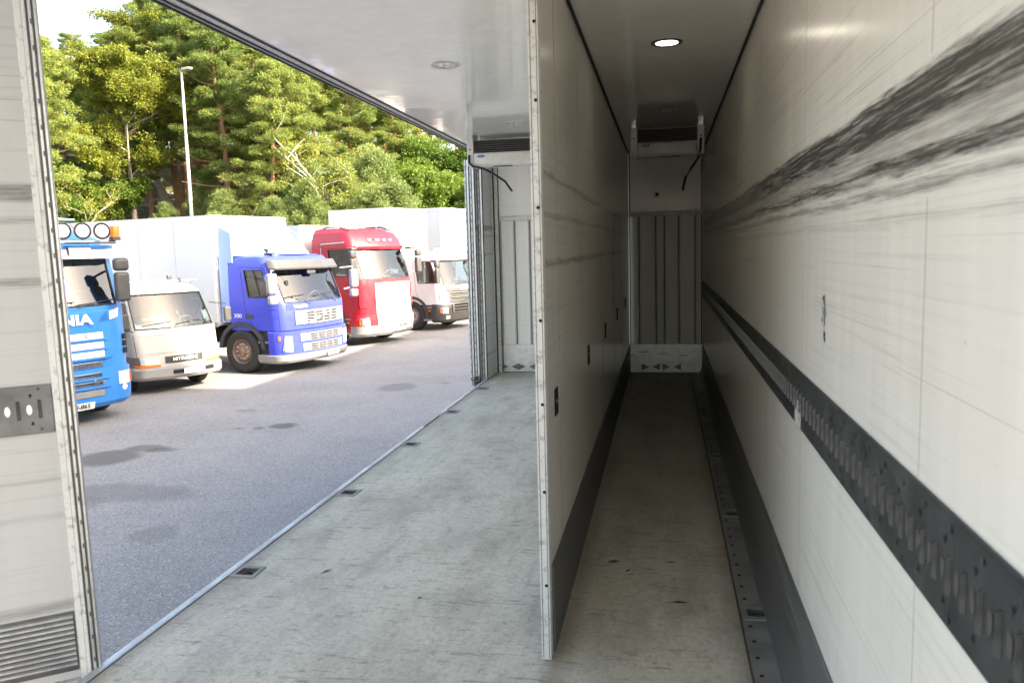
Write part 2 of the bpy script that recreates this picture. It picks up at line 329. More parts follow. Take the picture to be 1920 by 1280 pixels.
# ================= our lorry's cargo body (setting) =================
XR, XL, YB, XP, HC, YP = .4253, -2.035, 9.29, -.4035, 2.5106, 2.68
Y0 = -.1
ringsL = [3.27 + 1.222*k for k in range(5)]; ringsR = [1.93 + 1.213*k for k in range(6)]
xs = [XL+.045, -1.975, -1.865, XP-.035, XP, .29]; ys = [Y0]
for k in ringsL: ys += [k-.05, k+.05]
ys.append(YB-.003)
fl = MB()
for i in range(len(xs)-1):
    for j in range(len(ys)-1):
        if i == 1 and j % 2 == 1: continue
        fl.add([(xs[i], ys[j], Z0), (xs[i+1], ys[j], Z0), (xs[i+1], ys[j+1], Z0), (xs[i], ys[j+1], Z0)], [(0, 1, 2, 3)])
floor = struct(fl.build('floor', 'floor', smooth=0))
MB().box((XL+.01, Y0, Z0-.16), (XR, YB, Z0-.035)).build('floor_underside', 'chassis', floor)
# steel gutter strip along the right wall with holes for the rings
gs = MB(); ys = [Y0]
for k in ringsR: ys += [k-.05, k+.05]
ys.append(YB-.003); gx = [.291, .308, .408, XR-.001]
for i in range(3):
    for j in range(len(ys)-1):
        if i == 1 and j % 2 == 1: continue
        gs.add([(gx[i], ys[j], Z0+.003), (gx[i+1], ys[j], Z0+.003), (gx[i+1], ys[j+1], Z0+.003), (gx[i], ys[j+1], Z0+.003)], [(0, 1, 2, 3)])
gut = gs.build('floor_gutter', 'gutter', floor, smooth=0)
b = MB()
yy = Y0+.1
while yy < YB-.1:
    if min(abs(yy-k) for k in ringsR) > .07: b.lathe([(.0001, Z0+.006), (.006, Z0+.006), (.008, Z0+.0035)], 'z', (.318, yy, 0), 8)
    yy += .121
b.build('floor_bolts', 'void', floor)['kind'] = 'stuff'
MB().box((.283, Y0, Z0+.0005), (.2905, YB-.01, Z0+.0045)).build('floor_joint', 'rust', floor)
def ring(x, y, z):
    o = MB()
    for a, b_ in [((-.060, -.066), (.060, -.040)), ((-.060, .040), (.060, .066)), ((-.060, -.040), (-.042, .040)), ((.042, -.040), (.060, .040))]:
        o.box((a[0], a[1], .0), (b_[0], b_[1], .005))
    o.add([(-.05, -.05, -.028), (.05, -.05, -.028), (.05, .05, -.028), (-.05, .05, -.028), (-.05, -.05, .002), (.05, -.05, .002), (.05, .05, .002), (-.05, .05, .002)], [(0, 1, 2, 3), (0, 1, 5, 4), (1, 2, 6, 5), (2, 3, 7, 6), (3, 0, 4, 7)])
    pan = o.build('tie_down_pan', 'gutter', floor); pan.location = (x, y, z)
    r_ = MB(); r_.tube([(.032*math.cos(t), .032*math.sin(t), -.012) for t in np.linspace(0, 2*PI, 19)], .0065, 7, False)
    rr = r_.build('ring', 'rust', pan)
    r_ = MB().lathe([(.0001, -.02), (.017, -.02), (.022, -.027)], 'z', n=14); r_.build('bolt', 'void', pan)
    return pan
p0 = ring(-1.92, ringsL[0], Z0)
def dup(o, loc):
    c = copy_tree(o, o.parent); c.location = loc; return c
for y in ringsL[1:]: dup(p0, (-1.92, y, Z0))
for y in ringsR: dup(p0, (.358, y, Z0+.003))
for a, b_ in ((Y0, 6.32), (6.91, YB-.02)):
    MB().prism([(XL, Z0-.10), (XL+.044, Z0-.10), (XL+.044, Z0+.001), (XL+.040, Z0+.004), (XL+.012, Z0+.004), (XL+.008, Z0), (XL, Z0-.004)], 'y', a, b_).build('edge_strip', 'edgealu', floor, smooth=25)
MB().box((XL+.02, 6.32, Z0-.1), (XL+.044, 6.91, Z0-.03)).build('edge_recess', 'black', floor)
MB().box((XL+.0445, Y0, Z0-.02), (XL+.0505, YB-.03, Z0+.0015)).build('edge_joint', 'black', floor)
MB().box((XL-.012, Y0, Z0-.16), (XL-.001, YB, Z0-.03)).build('side_sill', 'black', floor)
fm = MB()    # flat litter: dry leaf, staple strip
for (x, y, rz, l, w_, mm, nm) in [(-.24, 3.6, .3, .035, .012, 'rust', 'dry_leaf'), (.02, 3.62, 0, .03, .004, 'void', 'litter'), (.05, 3.2, .05, .045, .007, 'void', 'litter'), (-1.55, 3.32, 1.0, .035, .006, 'void', 'litter'), (-1.03, 3.1, .4, .012, .007, 'rust', 'dry_leaf'), (-.17, 3.5, .9, .018, .006, 'rust', 'dry_leaf')]:
    o = MB().add([(-l, 0, 0), (0, -w_, .002), (l, 0, .001), (0, w_, .003)], [(0, 1, 2, 3)]).build(nm, mm, None, smooth=0)
    o.location = (x, y, Z0+.003); o.rotation_euler.z = rz
    LBL = {'dry_leaf': 'small brown dry leaf lying on the cargo floor', 'litter': 'thin dark scrap lying on the cargo floor'}
    LB = {3.6: 'largest brown dry leaf on the aisle floor beside the partition', 3.62: 'thin dark scrap farther down the middle of the aisle floor', 3.2: 'dark ribbed scrap nearer in the middle of the aisle floor', 3.32: 'thin dark splinter on the wide bay floor near the nearest ring', 3.1: 'tiny brown leaf bit on the wide bay floor', 3.5: 'small brown leaf crumb on the aisle floor near the bigger leaf'}; tag(o, LB[y], nm.replace('_', ' '))
# right wall
wr = MB().box((XR, Y0, Z0-.03), (XR+.07, YB+.05, Z0+HC)).build('wall_right', 'wall', smooth=0); struct(wr)
for y in (1.434, 2.63, 3.83, 5.03, 6.23, 7.43, 8.63):
    for j0, j1 in ((.34, .87), (1.06, 1.53), (1.76, HC-.02)): MB().box((XR-.0004, y-.0007, Z0+j0), (XR+.002, y+.0007, Z0+j1)).build('panel_joint', 'joint', wr)
kr = MB().prism([(XR-.001, Z0+.003), (XR-.045, Z0+.004), (XR-.030, Z0+.02), (XR-.016, Z0+.06), (XR-.012, Z0+.12), (XR-.010, Z0+.318), (XR-.006, Z0+.325), (XR-.001, Z0+.325)], 'y', Y0, YB-.02).build('kick_strip', 'kick', wr, smooth=30)
rail = MB().prism([(XR-.001, Z0+.877), (XR-.006, Z0+.877), (XR-.011, Z0+.882), (XR-.011, Z0+1.049), (XR-.006, Z0+1.054), (XR-.001, Z0+1.054)], 'y', Y0, YB-.02).build('load_rail', 'railsteel', wr, smooth=20)
def rail_bits(parent, P, n, pitch, start):
    """tabs and oval holes on a load rail; P(s, h, out) = point at length s, height h, standing out"""
    ex = P(1, 0, 0)-P(0, 0, 0); ez = Vector((0, 0, 1)); eo = (P(0, 0, 1)-P(0, 0, 0))
    mtx = Matrix(((ex.x, eo.x, 0), (ex.y, eo.y, 0), (0, 0, 1))).to_4x4()
    tab = MB().add([(-.004, 0, -.032), (.006, 0, -.032), (.006, 0, .032), (-.004, 0, .032), (-.003, .006, -.028), (.002, .007, -.028), (.002, .007, .028), (-.003, .006, .028)], [(4, 5, 6, 7), (0, 1, 5, 4), (1, 2, 6, 5), (2, 3, 7, 6), (3, 0, 4, 7)]).build('rail_tab', 'tabsteel', parent)
    hole = MB().add([(.009*math.cos(t), .0012, .018*math.sin(t)) for t in np.linspace(0, 2*PI, 13)[:-1]], [tuple(range(12))]).build('rail_hole', 'holegrey' if pitch < .061 else 'plate', parent, smooth=0)
    for k in range(n):
        t_ = tab if k == 0 else tab.copy(); h_ = hole if k == 0 else hole.copy()
        if k: C.objects.link(t_); C.objects.link(h_)
        s = start+k*pitch
        t_.matrix_local = Matrix.Translation(P(s, .965, 0)) @ mtx; h_.matrix_local = Matrix.Translation(P(s+pitch*.5, .965, 0)) @ mtx
    rv = MB(); rv2 = MB()
    s = start
    i = 0
    while s < start+n*pitch:
        for hh in (1.035, .896):
            c = P(s, hh, 0); pts = [c+ex*.006*math.cos(t)+ez*.006*math.sin(t)+eo*.0025 for t in np.linspace(0, 2*PI, 9)[:-1]]
            if i % 2 == 0 or hh > 1: rv.add(pts, [tuple(range(8))])
        for hh, sg in ((1.018, -1), (.912, 1)):
            c = P(s+pitch*.4, hh, .0015); rv2.add([c-ex*.006, c+ex*.006, c+ez*sg*.014], [(0, 1, 2)])
        s += pitch*2; i += 1
    tag(rv.build('rail_rivets', 'tabsteel', parent, smooth=0), kind='stuff'); tag(rv2.build('rail_notches', 'void', parent, smooth=0), kind='stuff')
rail_bits(rail, lambda s, h, o: Vector((XR-.0112-o, s, Z0+h)), 140, .0605, .75)
tag(MB().box((XR-.0125, 2.56, Z0+.885), (XR-.0115, 2.67, Z0+.965)).build('torn_sticker', 'sticker', wr))
mk = MB()
for k in range(26):
    z = 1.19+random.random()*.14; y = 2.28+random.gauss(0, .012)+(1.33-z)*-.1
    s = .003+random.random()*.006; mk.add([(XR-.0006, y-s, Z0+z), (XR-.0006, y, Z0+z-s*1.5), (XR-.0006, y+s, Z0+z), (XR-.0006, y, Z0+z+s*1.5)], [(0, 1, 2, 3)])
tag(mk.build('black_marks', 'void', wr, smooth=0), kind='stuff')
# ceiling
cl = MB().box((XL+.10, Y0, Z0+HC), (XR+.07, YB+.05, Z0+HC+.09)).build('ceiling', 'ceil', smooth=0); struct(cl)
MB().box((XL+.085, Y0, Z0+HC-.006), (XL+.099, YB, Z0+HC+.09)).build('roof_gasket', 'black', cl)
MB().box((XL+.045, Y0, Z0+HC-.004), (XL+.084, YB, Z0+HC+.10)).build('roof_edge_profile', 'alupaint', cl)
MB().box((XL+.036, Y0, Z0+HC-.010), (XL+.044, YB, Z0+HC+.10)).build('roof_gasket', 'black', cl)
MB().box((XL+.004, Y0, Z0+HC-.002), (XL+.035, YB, Z0+HC+.11)).build('roof_edge_profile', 'alu', cl)
MB().box((XL-.004, Y0, Z0+HC-.008), (XL+.003, YB, Z0+HC+.11)).build('roof_gasket', 'black', cl)
MB().box((XL-.016, Y0, Z0+HC+.004), (XL-.005, YB, Z0+HC+.11)).build('roof_edge_profile', 'alupaint', cl)
MB().box((XR-.012, Y0, Z0+HC-.012), (XR-.001, YB-.01, Z0+HC-.001)).build('corner_seal', 'black', cl)
for (x, y, lit) in [(-1.216, 4.51, 0), (-1.226, 6.70, 0), (.015, 4.37, 1), (.02, 6.53, 0), (-1.21, 2.31, 0), (.012, 2.19, 0)]:
    t = thing('ceiling_light', {(-1.216): 'round recessed ceiling light nearest in the wide left bay', (-1.226): 'small far recessed ceiling light in the wide left bay', .015: 'glowing round recessed light in the narrow aisle ceiling', .02: 'far dim recessed light just before the narrow aisle cooler', -1.21: 'recessed ceiling light above the camera in the wide bay', .012: 'recessed ceiling light above the camera in the aisle'}[x], 'ceiling light', (x, y, Z0+HC), 0, 'recessed ceiling lights')
    MB().lathe([(.058, -.001), (.060, -.006), (.078, -.007), (.083, -.0005)], 'z', n=32).build('rim', 'alu' if not lit else 'steel', t)
    MB().lathe([(.0001, -.003), (.057, -.003)], 'z', n=32).build('lens', 'lit' if lit else 'unlit', t)
    for k in range(5):
        a = k*2*PI/5+.3; s_ = MB().lathe([(.0001, -.0045), (.014, -.0042), (.016, -.0032)], 'z', (.033*math.cos(a), .033*math.sin(a), 0), 10).build('diode', 'lit' if lit else 'lampwhite', t)
# front bulkhead
wf = MB().box((XL-.0, YB, Z0+1.80), (XR, YB+.05, Z0+HC)).build('wall_front', 'bulk', smooth=0); struct(wf)
prof = []; x = XL+.14
ribs = [-1.74, -1.56, -1.20, -1.02, -.66, -.29, -.10, -.003, .158, .34]
pts = [(XL+.14, YB+.02)]
for r_ in ribs: pts += [(r_-.017, YB+.02), (r_-.009, YB+.044), (r_+.009, YB+.044), (r_+.017, YB+.02)]
pts.append((XR-.001, YB+.02))
m_ = MB(); n = len(pts); m_.add([(a, b_, Z0+.33) for a, b_ in pts]+[(a, b_, Z0+1.80) for a, b_ in pts], [(i, i+1, n+i+1, n+i) for i in range(n-1)])
rp_ = m_.build('ribbed_panel', 'bulklow', wf, smooth=20)
for r_ in ribs: MB().box((r_-.006, YB+.036, Z0+.336), (r_+.006, YB+.0435, Z0+1.795)).build('groove', 'joint', rp_)
for (a, b_) in ((XL+.13, XP-.036), (XP+.001, XR-.001)):
    MB().box((a, YB-.034, Z0+1.80), (b_, YB-.001, Z0+1.85)).build('trim_strip', 'alupaint', wf, .004)
    kp = MB().box((a, YB-.006, Z0+.006), (b_, YB+.034, Z0+.335)).build('kick_plate', 'alu', wf, .003)
    for cx in ((-1.83, -1.62, -.9) if a < -1 else (-.165, .075)):
        for sg in (-1, 1):
            tr = MB().add([(cx+sg*.105, YB-.009, Z0+.03), (cx+sg*.105, YB-.009, Z0+.11), (cx+sg*.02, YB-.009, Z0+.07), (cx+sg*.105, YB-.0055, Z0+.03), (cx+sg*.105, YB-.0055, Z0+.11), (cx+sg*.02, YB-.0055, Z0+.07)], [(0, 1, 2), (3, 4, 5), (0, 1, 4, 3), (1, 2, 5, 4), (2, 0, 3, 5)]).build('triangle_vent', 'leafrail', kp, smooth=0)
    for k in range(3): MB().box((a+.1+k*.22+(0.9 if a<-1 else 0), YB-.0075, Z0+.24-k*.02), (a+.2+k*.23+(0.9 if a<-1 else 0), YB-.0062, Z0+.246-k*.02)).build('scrape', 'void', kp)
for x in (XL+.115, XP+.012, XR-.014): MB().box((x-.006, YB-.008, Z0+.33), (x+.006, YB-.0008, Z0+HC-.01)).build('corner_seal', 'black', wf)
pl = MB().lathe([(.0001, YB-.018), (.014, YB-.018), (.016, YB-.01)], 'y', (-.082, 0, Z0+2.037), 16).build('drain_plug', 'void', wf)
MB().lathe([(.017, YB-.001), (.019, YB-.012), (.032, YB-.010), (.034, YB-.001)], 'y', (-.082, 0, Z0+2.037), 20).build('plug_rim', 'unit', wf)
MB().box((XL+.02, YB+.055, Z0-.16), (XR+.07, YB+.10, Z0+1.795)).build('outer_skin', 'bulk', wf)
MB().box((XL+.13, YB-.0025, Z0-.03), (XR, YB+.05, Z0+.0055)).build('sill', 'steel', wf)
# front left corner post
cp = thing('corner_post', 'white corner post with dark seals beside the front bulkhead', 'post', (XL, YB, Z0))
MB().box((.0, -.05, 0), (.055, .05, HC)).build('post_profile', 'alupaint', cp, .004)
MB().box((.058, -.03, 0), (.068, .05, HC)).build('seal', 'black', cp)
MB().box((.071, -.03, 0), (.112, .05, HC)).build('post_profile', 'alupaint', cp, .004)

# unseen block added on the sunny side, shaped to cast the yard's shade
blk = thing('shade_block', 'long grey unseen block added beyond the right wall to shade the yard', 'shade block', (7, 0, 0))
MB().box((0, 10.5, 0), (14, 26, 9.75)).build('wall', 'boxwhite', blk); MB().box((0, 4, 0), (14, 10.49, 14.4)).build('wall', 'boxwhite', blk)
MB().box((-.12, 10.55, 9.76), (14.1, 26.1, 9.9)).build('roof', 'visor', blk); MB().box((-.12, 3.9, 14.41), (14.1, 10.5, 14.55)).build('roof', 'visor', blk)
for k in range(4):
    f_ = MB().box((-.06, 5+k*5, 1.2), (-.002, 7.4+k*5, 2.6)).build('window', 'alu', blk); MB().box((-.07, 5.1+k*5, 1.3), (-.062, 7.3+k*5, 2.5)).build('pane', 'darkglass', f_)  # made-up windows on the added block
# ---------------- partition wall ----------------
pt = thing('partition_wall', 'long thin cream dividing wall between wide bay and narrow aisle', 'partition', (XP-.0175, YP, Z0))
def pb(a, b_): return (a[0]-(XP-.0175), a[1]-YP, a[2]-Z0), (b_[0]-(XP-.0175), b_[1]-YP, b_[2]-Z0)
px = XP-.0175
po = MB().box((-.0165, .03, .012), (.0165, YB-YP-.025, HC-.012)).build('panel', 'part', pt, smooth=0); po.data.materials[0] = M['part']
# shift the panel's data so that its texture heights match the wall's
M['part2'] = None
for v in po.data.vertices: v.co += Vector((px, YP, Z0))
po.location = (-px, -YP, -Z0)
MB().box((.017, .04, .012), (.026, YB-YP-.03, .33)).build('kick_strip', 'kick', pt)
MB().box((-.026, .04, .012), (-.017, YB-YP-.03, .33)).build('kick_strip', 'kick', pt)
tr = MB().prism([(-.0165, -.012), (.0165, -.012), (.0178, -.008), (.0178, .035), (.0172, .035), (.0172, .0), (-.0172, .0), (-.0172, .035), (-.0178, .035), (-.0178, -.008)], 'z', .004, HC-.005).build('end_trim', 'alupaint', pt, smooth=20)
for gx_ in (-.010, .011): MB().box((gx_-.0012, -.0128, .01), (gx_+.0012, -.0118, HC-.01)).build('groove', 'steel', tr)
for z in (.28, .62, .93, 1.22, 1.60, 1.95, 2.2):
    MB().lathe([(.0001, -.0145), (.005, -.0145), (.006, -.012)], 'y', (.005, 0, z), 10).build('rivet', 'void', tr)
MB().box((-.020, .02, HC-.012), (.028, YB-YP-.02, HC-.0005)).build('top_seal', 'black', pt)
for y in (3.05, 3.85, 5.27, 6.45, 7.6):
    MB().box((.0163, y-YP-.001, .34), (.0175, y-YP+.001, HC-.02)).build('panel_joint', 'joint', pt)
sb = None
for y in (2.92, 4.23, 5.47, 6.85, 8.26):
    if sb is None:
        sb = MB()
        for a, b_ in (((-.035, -.05), (.035, -.042)), ((-.035, .042), (.035, .05)), ((-.035, -.042), (-.027, .042)), ((.027, -.042), (.035, .042))): sb.box((-.001, a[0], a[1]), (.005, b_[0], b_[1]))
        sb = sb.build('lashing_slot', 'void', pt); MB().box((-.001, -.027, -.042), (.001, .027, .042)).build('slot_hole', 'void', sb); MB().box((.001, -.02, -.006), (.004, .02, .006)).build('slot_bar', 'steel', sb)
        sb.location = (.017, y-YP, .893)
    else: dup(sb, (.017, y-YP, .893))
# ---------------- cooling units ----------------
def cooler(x0, x1, y, label, hose_side):
    t = thing('cooling_unit', label, 'cooling unit', (0, y, Z0), 0, 'cooling units under the ceiling')
    W0, W1 = x0+.06, x1-.06
    for a, b_ in ((x0, W0-.002), (W1+.002, x1)):
        br = MB().prism([(-.01, 2.47), (-.01, 2.27), (.01, 2.235), (.30, 2.235), (.33, 2.47)], 'x', a, b_).build('bracket', 'unit', t, .004)
        MB().lathe([(.0001, -.014), (.006, -.014), (.008, -.0101)], 'y', ((a+b_)/2, 0, 2.38), 8).build('screw', 'void', br)
        MB().box((a+.01, .02, 2.47), (b_-.01, .2, HC-.001)).build('hanger', 'alu', br)
    MB().box((W0, .045, 2.35), (W1, .06, 2.465)).build('coil', 'fin', t)
    for k in range(6):
        z = 2.358+k*.0185
        MB().add([(W0, .0, z), (W1, .0, z), (W1, .032, z+.008), (W0, .032, z+.008), (W0, .0, z+.003), (W1, .0, z+.003), (W1, .032, z+.011), (W0, .032, z+.011)], [(0,1,2,3), (4,5,6,7), (0,1,5,4), (1,2,6,5), (2,3,7,6), (3,0,4,7)]).build('grille_slat', 'midplastic', t, smooth=0)
    MB().prism([(.0, 2.348), (-.012, 2.335), (-.014, 2.25), (.0, 2.225), (.05, 2.215), (.36, 2.26), (.62, 2.33), (.62, 2.35)], 'x', W0, W1).build('housing', 'unit', t, .006, 50)
    MB().box((W0, .065, 2.351), (W1, .62, 2.468)).build('coil_case', 'unit', t)
    bd = MB().add([(W0+.07+.035*math.cos(a), -.0155, 2.315+.012*math.sin(a)) for a in np.linspace(0, 2*PI, 21)[:-1]]+[(W0+.07+.035*math.cos(a), -.010, 2.315+.012*math.sin(a)) for a in np.linspace(0, 2*PI, 21)[:-1]], [tuple(range(20))]+[(i, (i+1) % 20, 20+(i+1) % 20, 20+i) for i in range(20)]).build('badge', 'badge', t)
    MB().box((W0+.052, -.0165, 2.313), (W0+.088, -.0157, 2.317)).build('badge_line', 'unit', bd)
    MB().box((W0+.18, -.004, 2.218), (W0+.36, .004, 2.224)).build('drip_gap', 'void', t)
    if hose_side > 0: hp = [(x1-.03, -.02, 2.36), (x1-.035, -.03, 2.26), (x1-.05, -.03, 2.20), (x1-.11, -.02, 2.11), (x1-.16, -.01, 2.03), (x1-.18, -.0, 1.93)]
    else: hp = [(x0+.02, -.02, 2.33), (x0+.02, -.03, 2.26), (x0+.06, -.035, 2.225), (x0+.16, -.03, 2.20), (x0+.25, -.03, 2.15), (x0+.35, -.02, 2.08), (x0+.41, -.01, 1.99)]
    h_ = MB().tube(hp, .011, 10).build('drain_hose', 'black', t)
    MB().tube([hp[-1], (hp[-1][0]+.001, hp[-1][1], hp[-1][2]-.012)], .009, 8).build('hose_end', 'unit', h_)
    MB().lathe([(.0001, -.02), (.014, -.02), (.016, .0)], 'y', (x0+.03, 0, 2.22), 10).build('fitting', 'unit', t)
    return t
cooler(-1.775, -.95, 7.25, 'white ceiling cooler with grey hose in the wide bay', -1)
cooler(-.286, .335, 7.1, 'dim white ceiling cooler with black hose in the narrow aisle', 1)
# ---------------- folded door leaves at the front ----------------
def leaf_edge(x, y, w_, h0, h1, label):
    t = thing('folded_door_leaf', label, 'door leaf', (x, y, 0), 0, 'folded door leaves')
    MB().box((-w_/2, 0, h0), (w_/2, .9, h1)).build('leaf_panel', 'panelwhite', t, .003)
    MB().box((-w_/2+.002, -.014, h0), (-w_/2+.020, -.001, h1)).build('edge_profile', 'alupaint', t, .002)
    MB().box((-w_/2+.021, -.010, h0), (-w_/2+.028, -.001, h1)).build('seal', 'black', t)
    MB().box((-w_/2+.029, -.018, h0), (w_/2-.012, -.001, h1)).build('edge_profile', 'alu', t, .002)
    MB().box((w_/2-.011, -.009, h0), (w_/2-.003, -.001, h1)).build('seal', 'black', t)
    d = MB(); z = h0+.06
    while z < h1-.03: d.box((-w_/2+.008, -.0165, z), (-w_/2+.014, -.0142, z+.028)); z += .085
    tag(d.build('hinge_pins', 'steel', t), kind='stuff')
leaf_edge(-2.155, 8.75, .062, Z0-.07, Z0+2.46, 'outermost folded door leaf at the front end of the side opening')
leaf_edge(-2.088, 8.72, .062, Z0-.07, Z0+2.46, 'middle folded door leaf at the front end of the side opening')
leaf_edge(-2.021, 8.80, .062, Z0-.03, Z0+2.44, 'innermost folded door leaf next to the white bulkhead')
hb = thing('door_latch', 'dirty latch at the foot of the folded door leaves', 'latch', (-2.09, 8.62, Z0))
MB().tube([(-.06, 0, .03), (-.02, -.02, .0), (.03, -.03, .01), (.05, 0, -.02)], .010, 8).build('hook', 'steel', hb); MB().box((-.03, .0, -.08), (.01, .06, .05)).build('bracket', 'rust', hb, .004)
# ---------------- open side door leaf at the left ----------------
ang = R(54); dd = Vector((-math.sin(ang), -math.cos(ang), 0)); 
sdoor = thing('side_door_leaf', 'big scuffed white side door leaf standing open at the left', 'door leaf', (-2.03+dd.x*.034, 2.39+dd.y*.034, Z0-.02), 0)
# local x runs along the leaf away from the hinge edge, local y points to the camera side
sdoor.rotation_euler = (0, R(.45), math.atan2(dd.y, dd.x)); sdoor.location -= dd*.022
PW = .75
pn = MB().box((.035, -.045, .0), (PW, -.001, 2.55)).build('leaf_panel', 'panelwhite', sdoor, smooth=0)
for v in pn.data.vertices: v.co.z += Z0
pn.location.z = -Z0
yf = .0
MB().box((.0, -.05, -.01), (.012, .010, 2.56)).build('edge_profile', 'alupaint', sdoor, .002)
MB().box((-.006, -.04, -.01), (-.0005, .004, 2.56)).build('seal', 'steel', sdoor)
MB().box((-.017, -.05, -.01), (-.0065, .008, 2.56)).build('edge_profile', 'alu', sdoor, .002)
MB().box((-.022, -.04, -.01), (-.0175, .003, 2.56)).build('seal', 'steel', sdoor)
MB().box((-.032, -.05, -.01), (-.0225, .006, 2.56)).build('edge_profile', 'alu', sdoor, .002)
MB().box((.0125, -.001, -.01), (.034, .007, 2.56)).build('edge_profile', 'alupaint', sdoor, .002)
d = MB(); z = .05
while z < 2.5: d.box((-.016, .0082, z), (-.011, .0095, z+.016)); z += .085
tag(d.build('hinge_pins', 'steel', sdoor), kind='stuff')
rl = MB().box((.037, .0, .90), (PW, .007, 1.068)).build('load_rail', 'leafrail', sdoor, .002)
rail_bits(rl, lambda s, h, o: Vector((s, .0072+o, h+.02)), 11, .064, .075)
kp = MB().box((.037, .0, .03), (PW, .004, .25)).build('kick_plate', 'steel', sdoor, .002)
for k in range(10):
    z = .05+k*.0195; MB().prism([(.004, z), (.012, z+.003), (.012, z+.010), (.004, z+.013)], 'x', .042, PW-.01).build('rib', 'alu', kp, smooth=20)
MB().box((.0, -.05, -.03), (PW, .009, -.011)).build('bottom_profile', 'alupaint', sdoor, .002)
# ================= lorries =================
class Cab:
    """cab shell: rows (z, front x, half width, corner radius, bow); u = -1..1 front, 1..2 corner, 2..3 side; negative u is the near side"""
    def __init__(s, rows, length): s.rows = rows; s.L = length
    def at(s, z):
        r = s.rows
        if z <= r[0][0]: a = r[0]; return a[1:]
        for a, b in zip(r, r[1:]):
            if z <= b[0]:
                t = (z-a[0])/(b[0]-a[0]); return tuple(a[i]+(b[i]-a[i])*t for i in range(1, 5))
        return r[-1][1:]
    def S(s, u, z):
        xf, hw, r, bow = s.at(z); a = abs(u); sg = 1 if u >= 0 else -1
        if a <= 1: return Vector((xf-bow*a*a, sg*a*(hw-r), z))
        xc = xf-bow-r
        if a <= 2:
            th = (a-1)*PI/2; return Vector((xc+r*math.cos(th), sg*(hw-r+r*math.sin(th)), z))
        return Vector((xc-(a-2)*(xc+s.L), sg*hw, z))
    def N(s, u, z):
        e = .01; du = s.S(u+e, z)-s.S(u-e, z); dz = s.S(u, z+e)-s.S(u, z-e); n = du.cross(dz)
        return n.normalized()
    def uy(s, y, z):
        xf, hw, r, bow = s.at(z); return y/(hw-r)
    def ux(s, x, z, sg=-1):
        xf, hw, r, bow = s.at(z); xc = xf-bow-r; return sg*(2+(xc-x)/(xc+s.L))
    def patch(s, name, m, parent, c, off=.003, th=.0, nu=8, nz=2, bevel=0, smooth=40):
        """c = four (u, z) corners, anticlockwise from bottom left; a shaped piece standing off the shell"""
        us = []
        b = MB(); g0 = []; g1 = []
        for j in range(nz+1):
            for i in range(nu+1):
                a, t = i/nu, j/nz
                u = (c[0][0]*(1-a)+c[1][0]*a)*(1-t)+(c[3][0]*(1-a)+c[2][0]*a)*t; z = (c[0][1]*(1-a)+c[1][1]*a)*(1-t)+(c[3][1]*(1-a)+c[2][1]*a)*t
                p = s.S(u, z); n = s.N(u, z); g1.append(p+n*(off+th)); g0.append(p+n*off*.0)
        N_ = len(g1); w_ = nu+1; fs = []
        for j in range(nz):
            for i in range(nu): fs.append((j*w_+i, j*w_+i+1, (j+1)*w_+i+1, (j+1)*w_+i))
        rim = [i for i in range(w_)]+[j*w_+nu for j in range(1, nz+1)]+[nz*w_+i for i in range(nu-1, -1, -1)]+[j*w_ for j in range(nz-1, 0, -1)]
        k = len(rim)
        for i in range(k): fs.append((rim[i], rim[(i+1) % k], N_+rim[(i+1) % k], N_+rim[i]))
        return b.add(g1+g0, fs).build(name, m, parent, bevel, smooth)
    def rect(s, y0, y1, z0, z1):
        return [(s.uy(y0, z0), z0), (s.uy(y1, z0), z0), (s.uy(y1, z1), z1), (s.uy(y0, z1), z1)]
    def line(s, pts, r, name, m, parent, off=.004, n=6):
        out = []
        for (u0, z0), (u1, z1) in zip(pts, pts[1:]):
            k = max(2, int((abs(u1-u0)*.8+abs(z1-z0))/.12))
            for i in range(k): t = i/k; u = u0+(u1-u0)*t; z = z0+(z1-z0)*t; out.append(s.S(u, z)+s.N(u, z)*off)
        out.append(s.S(*pts[-1])+s.N(*pts[-1])*off)
        return MB().tube(out, r, n).build(name, m, parent)
    def shell(s, zs, us, holes, m, parent, name='cab_shell', roof=True):
        nu = len(us); b = MB(); v = [s.S(u, z) for z in zs for u in us]; fs = []
        for j in range(len(zs)-1):
            for i in range(nu-1):
                if any(a <= us[i] and us[i+1] <= b_ and c <= zs[j] and zs[j+1] <= d for a, b_, c, d in holes): continue
                fs.append((j*nu+i, j*nu+i+1, (j+1)*nu+i+1, (j+1)*nu+i))
            fs.append((j*nu+nu-1, j*nu, (j+1)*nu, (j+1)*nu+nu-1))
        if roof: fs.append(tuple((len(zs)-1)*nu+i for i in range(nu)))
        fs.append(tuple(range(nu))[::-1])
        return b.add(v, fs).build(name, m, parent, smooth=28)
    def pane(s, a, b_, c, d, m, parent, name, off=-.012, nu=10, nz=5):
        v, fs = [], []
        for j in range(nz+1):
            for i in range(nu+1):
                u = a+(b_-a)*i/nu; z = c+(d-c)*j/nz; v.append(s.S(u, z)+s.N(u, z)*off)
        for j in range(nz):
            for i in range(nu): fs.append((j*(nu+1)+i, j*(nu+1)+i+1, (j+1)*(nu+1)+i+1, (j+1)*(nu+1)+i))
        return MB().add(v, fs).build(name, m, parent)
    def mtx(s, u, z, off=.01):
        p = s.S(u, z); n = s.N(u, z); t = (s.S(u+.01, z)-s.S(u-.01, z)).normalized(); k = n.cross(t).normalized()
        p = p+n*off
        return Matrix(((t.x, k.x, n.x, p.x), (t.y, k.y, n.y, p.y), (t.z, k.z, n.z, p.z), (0, 0, 0, 1)))
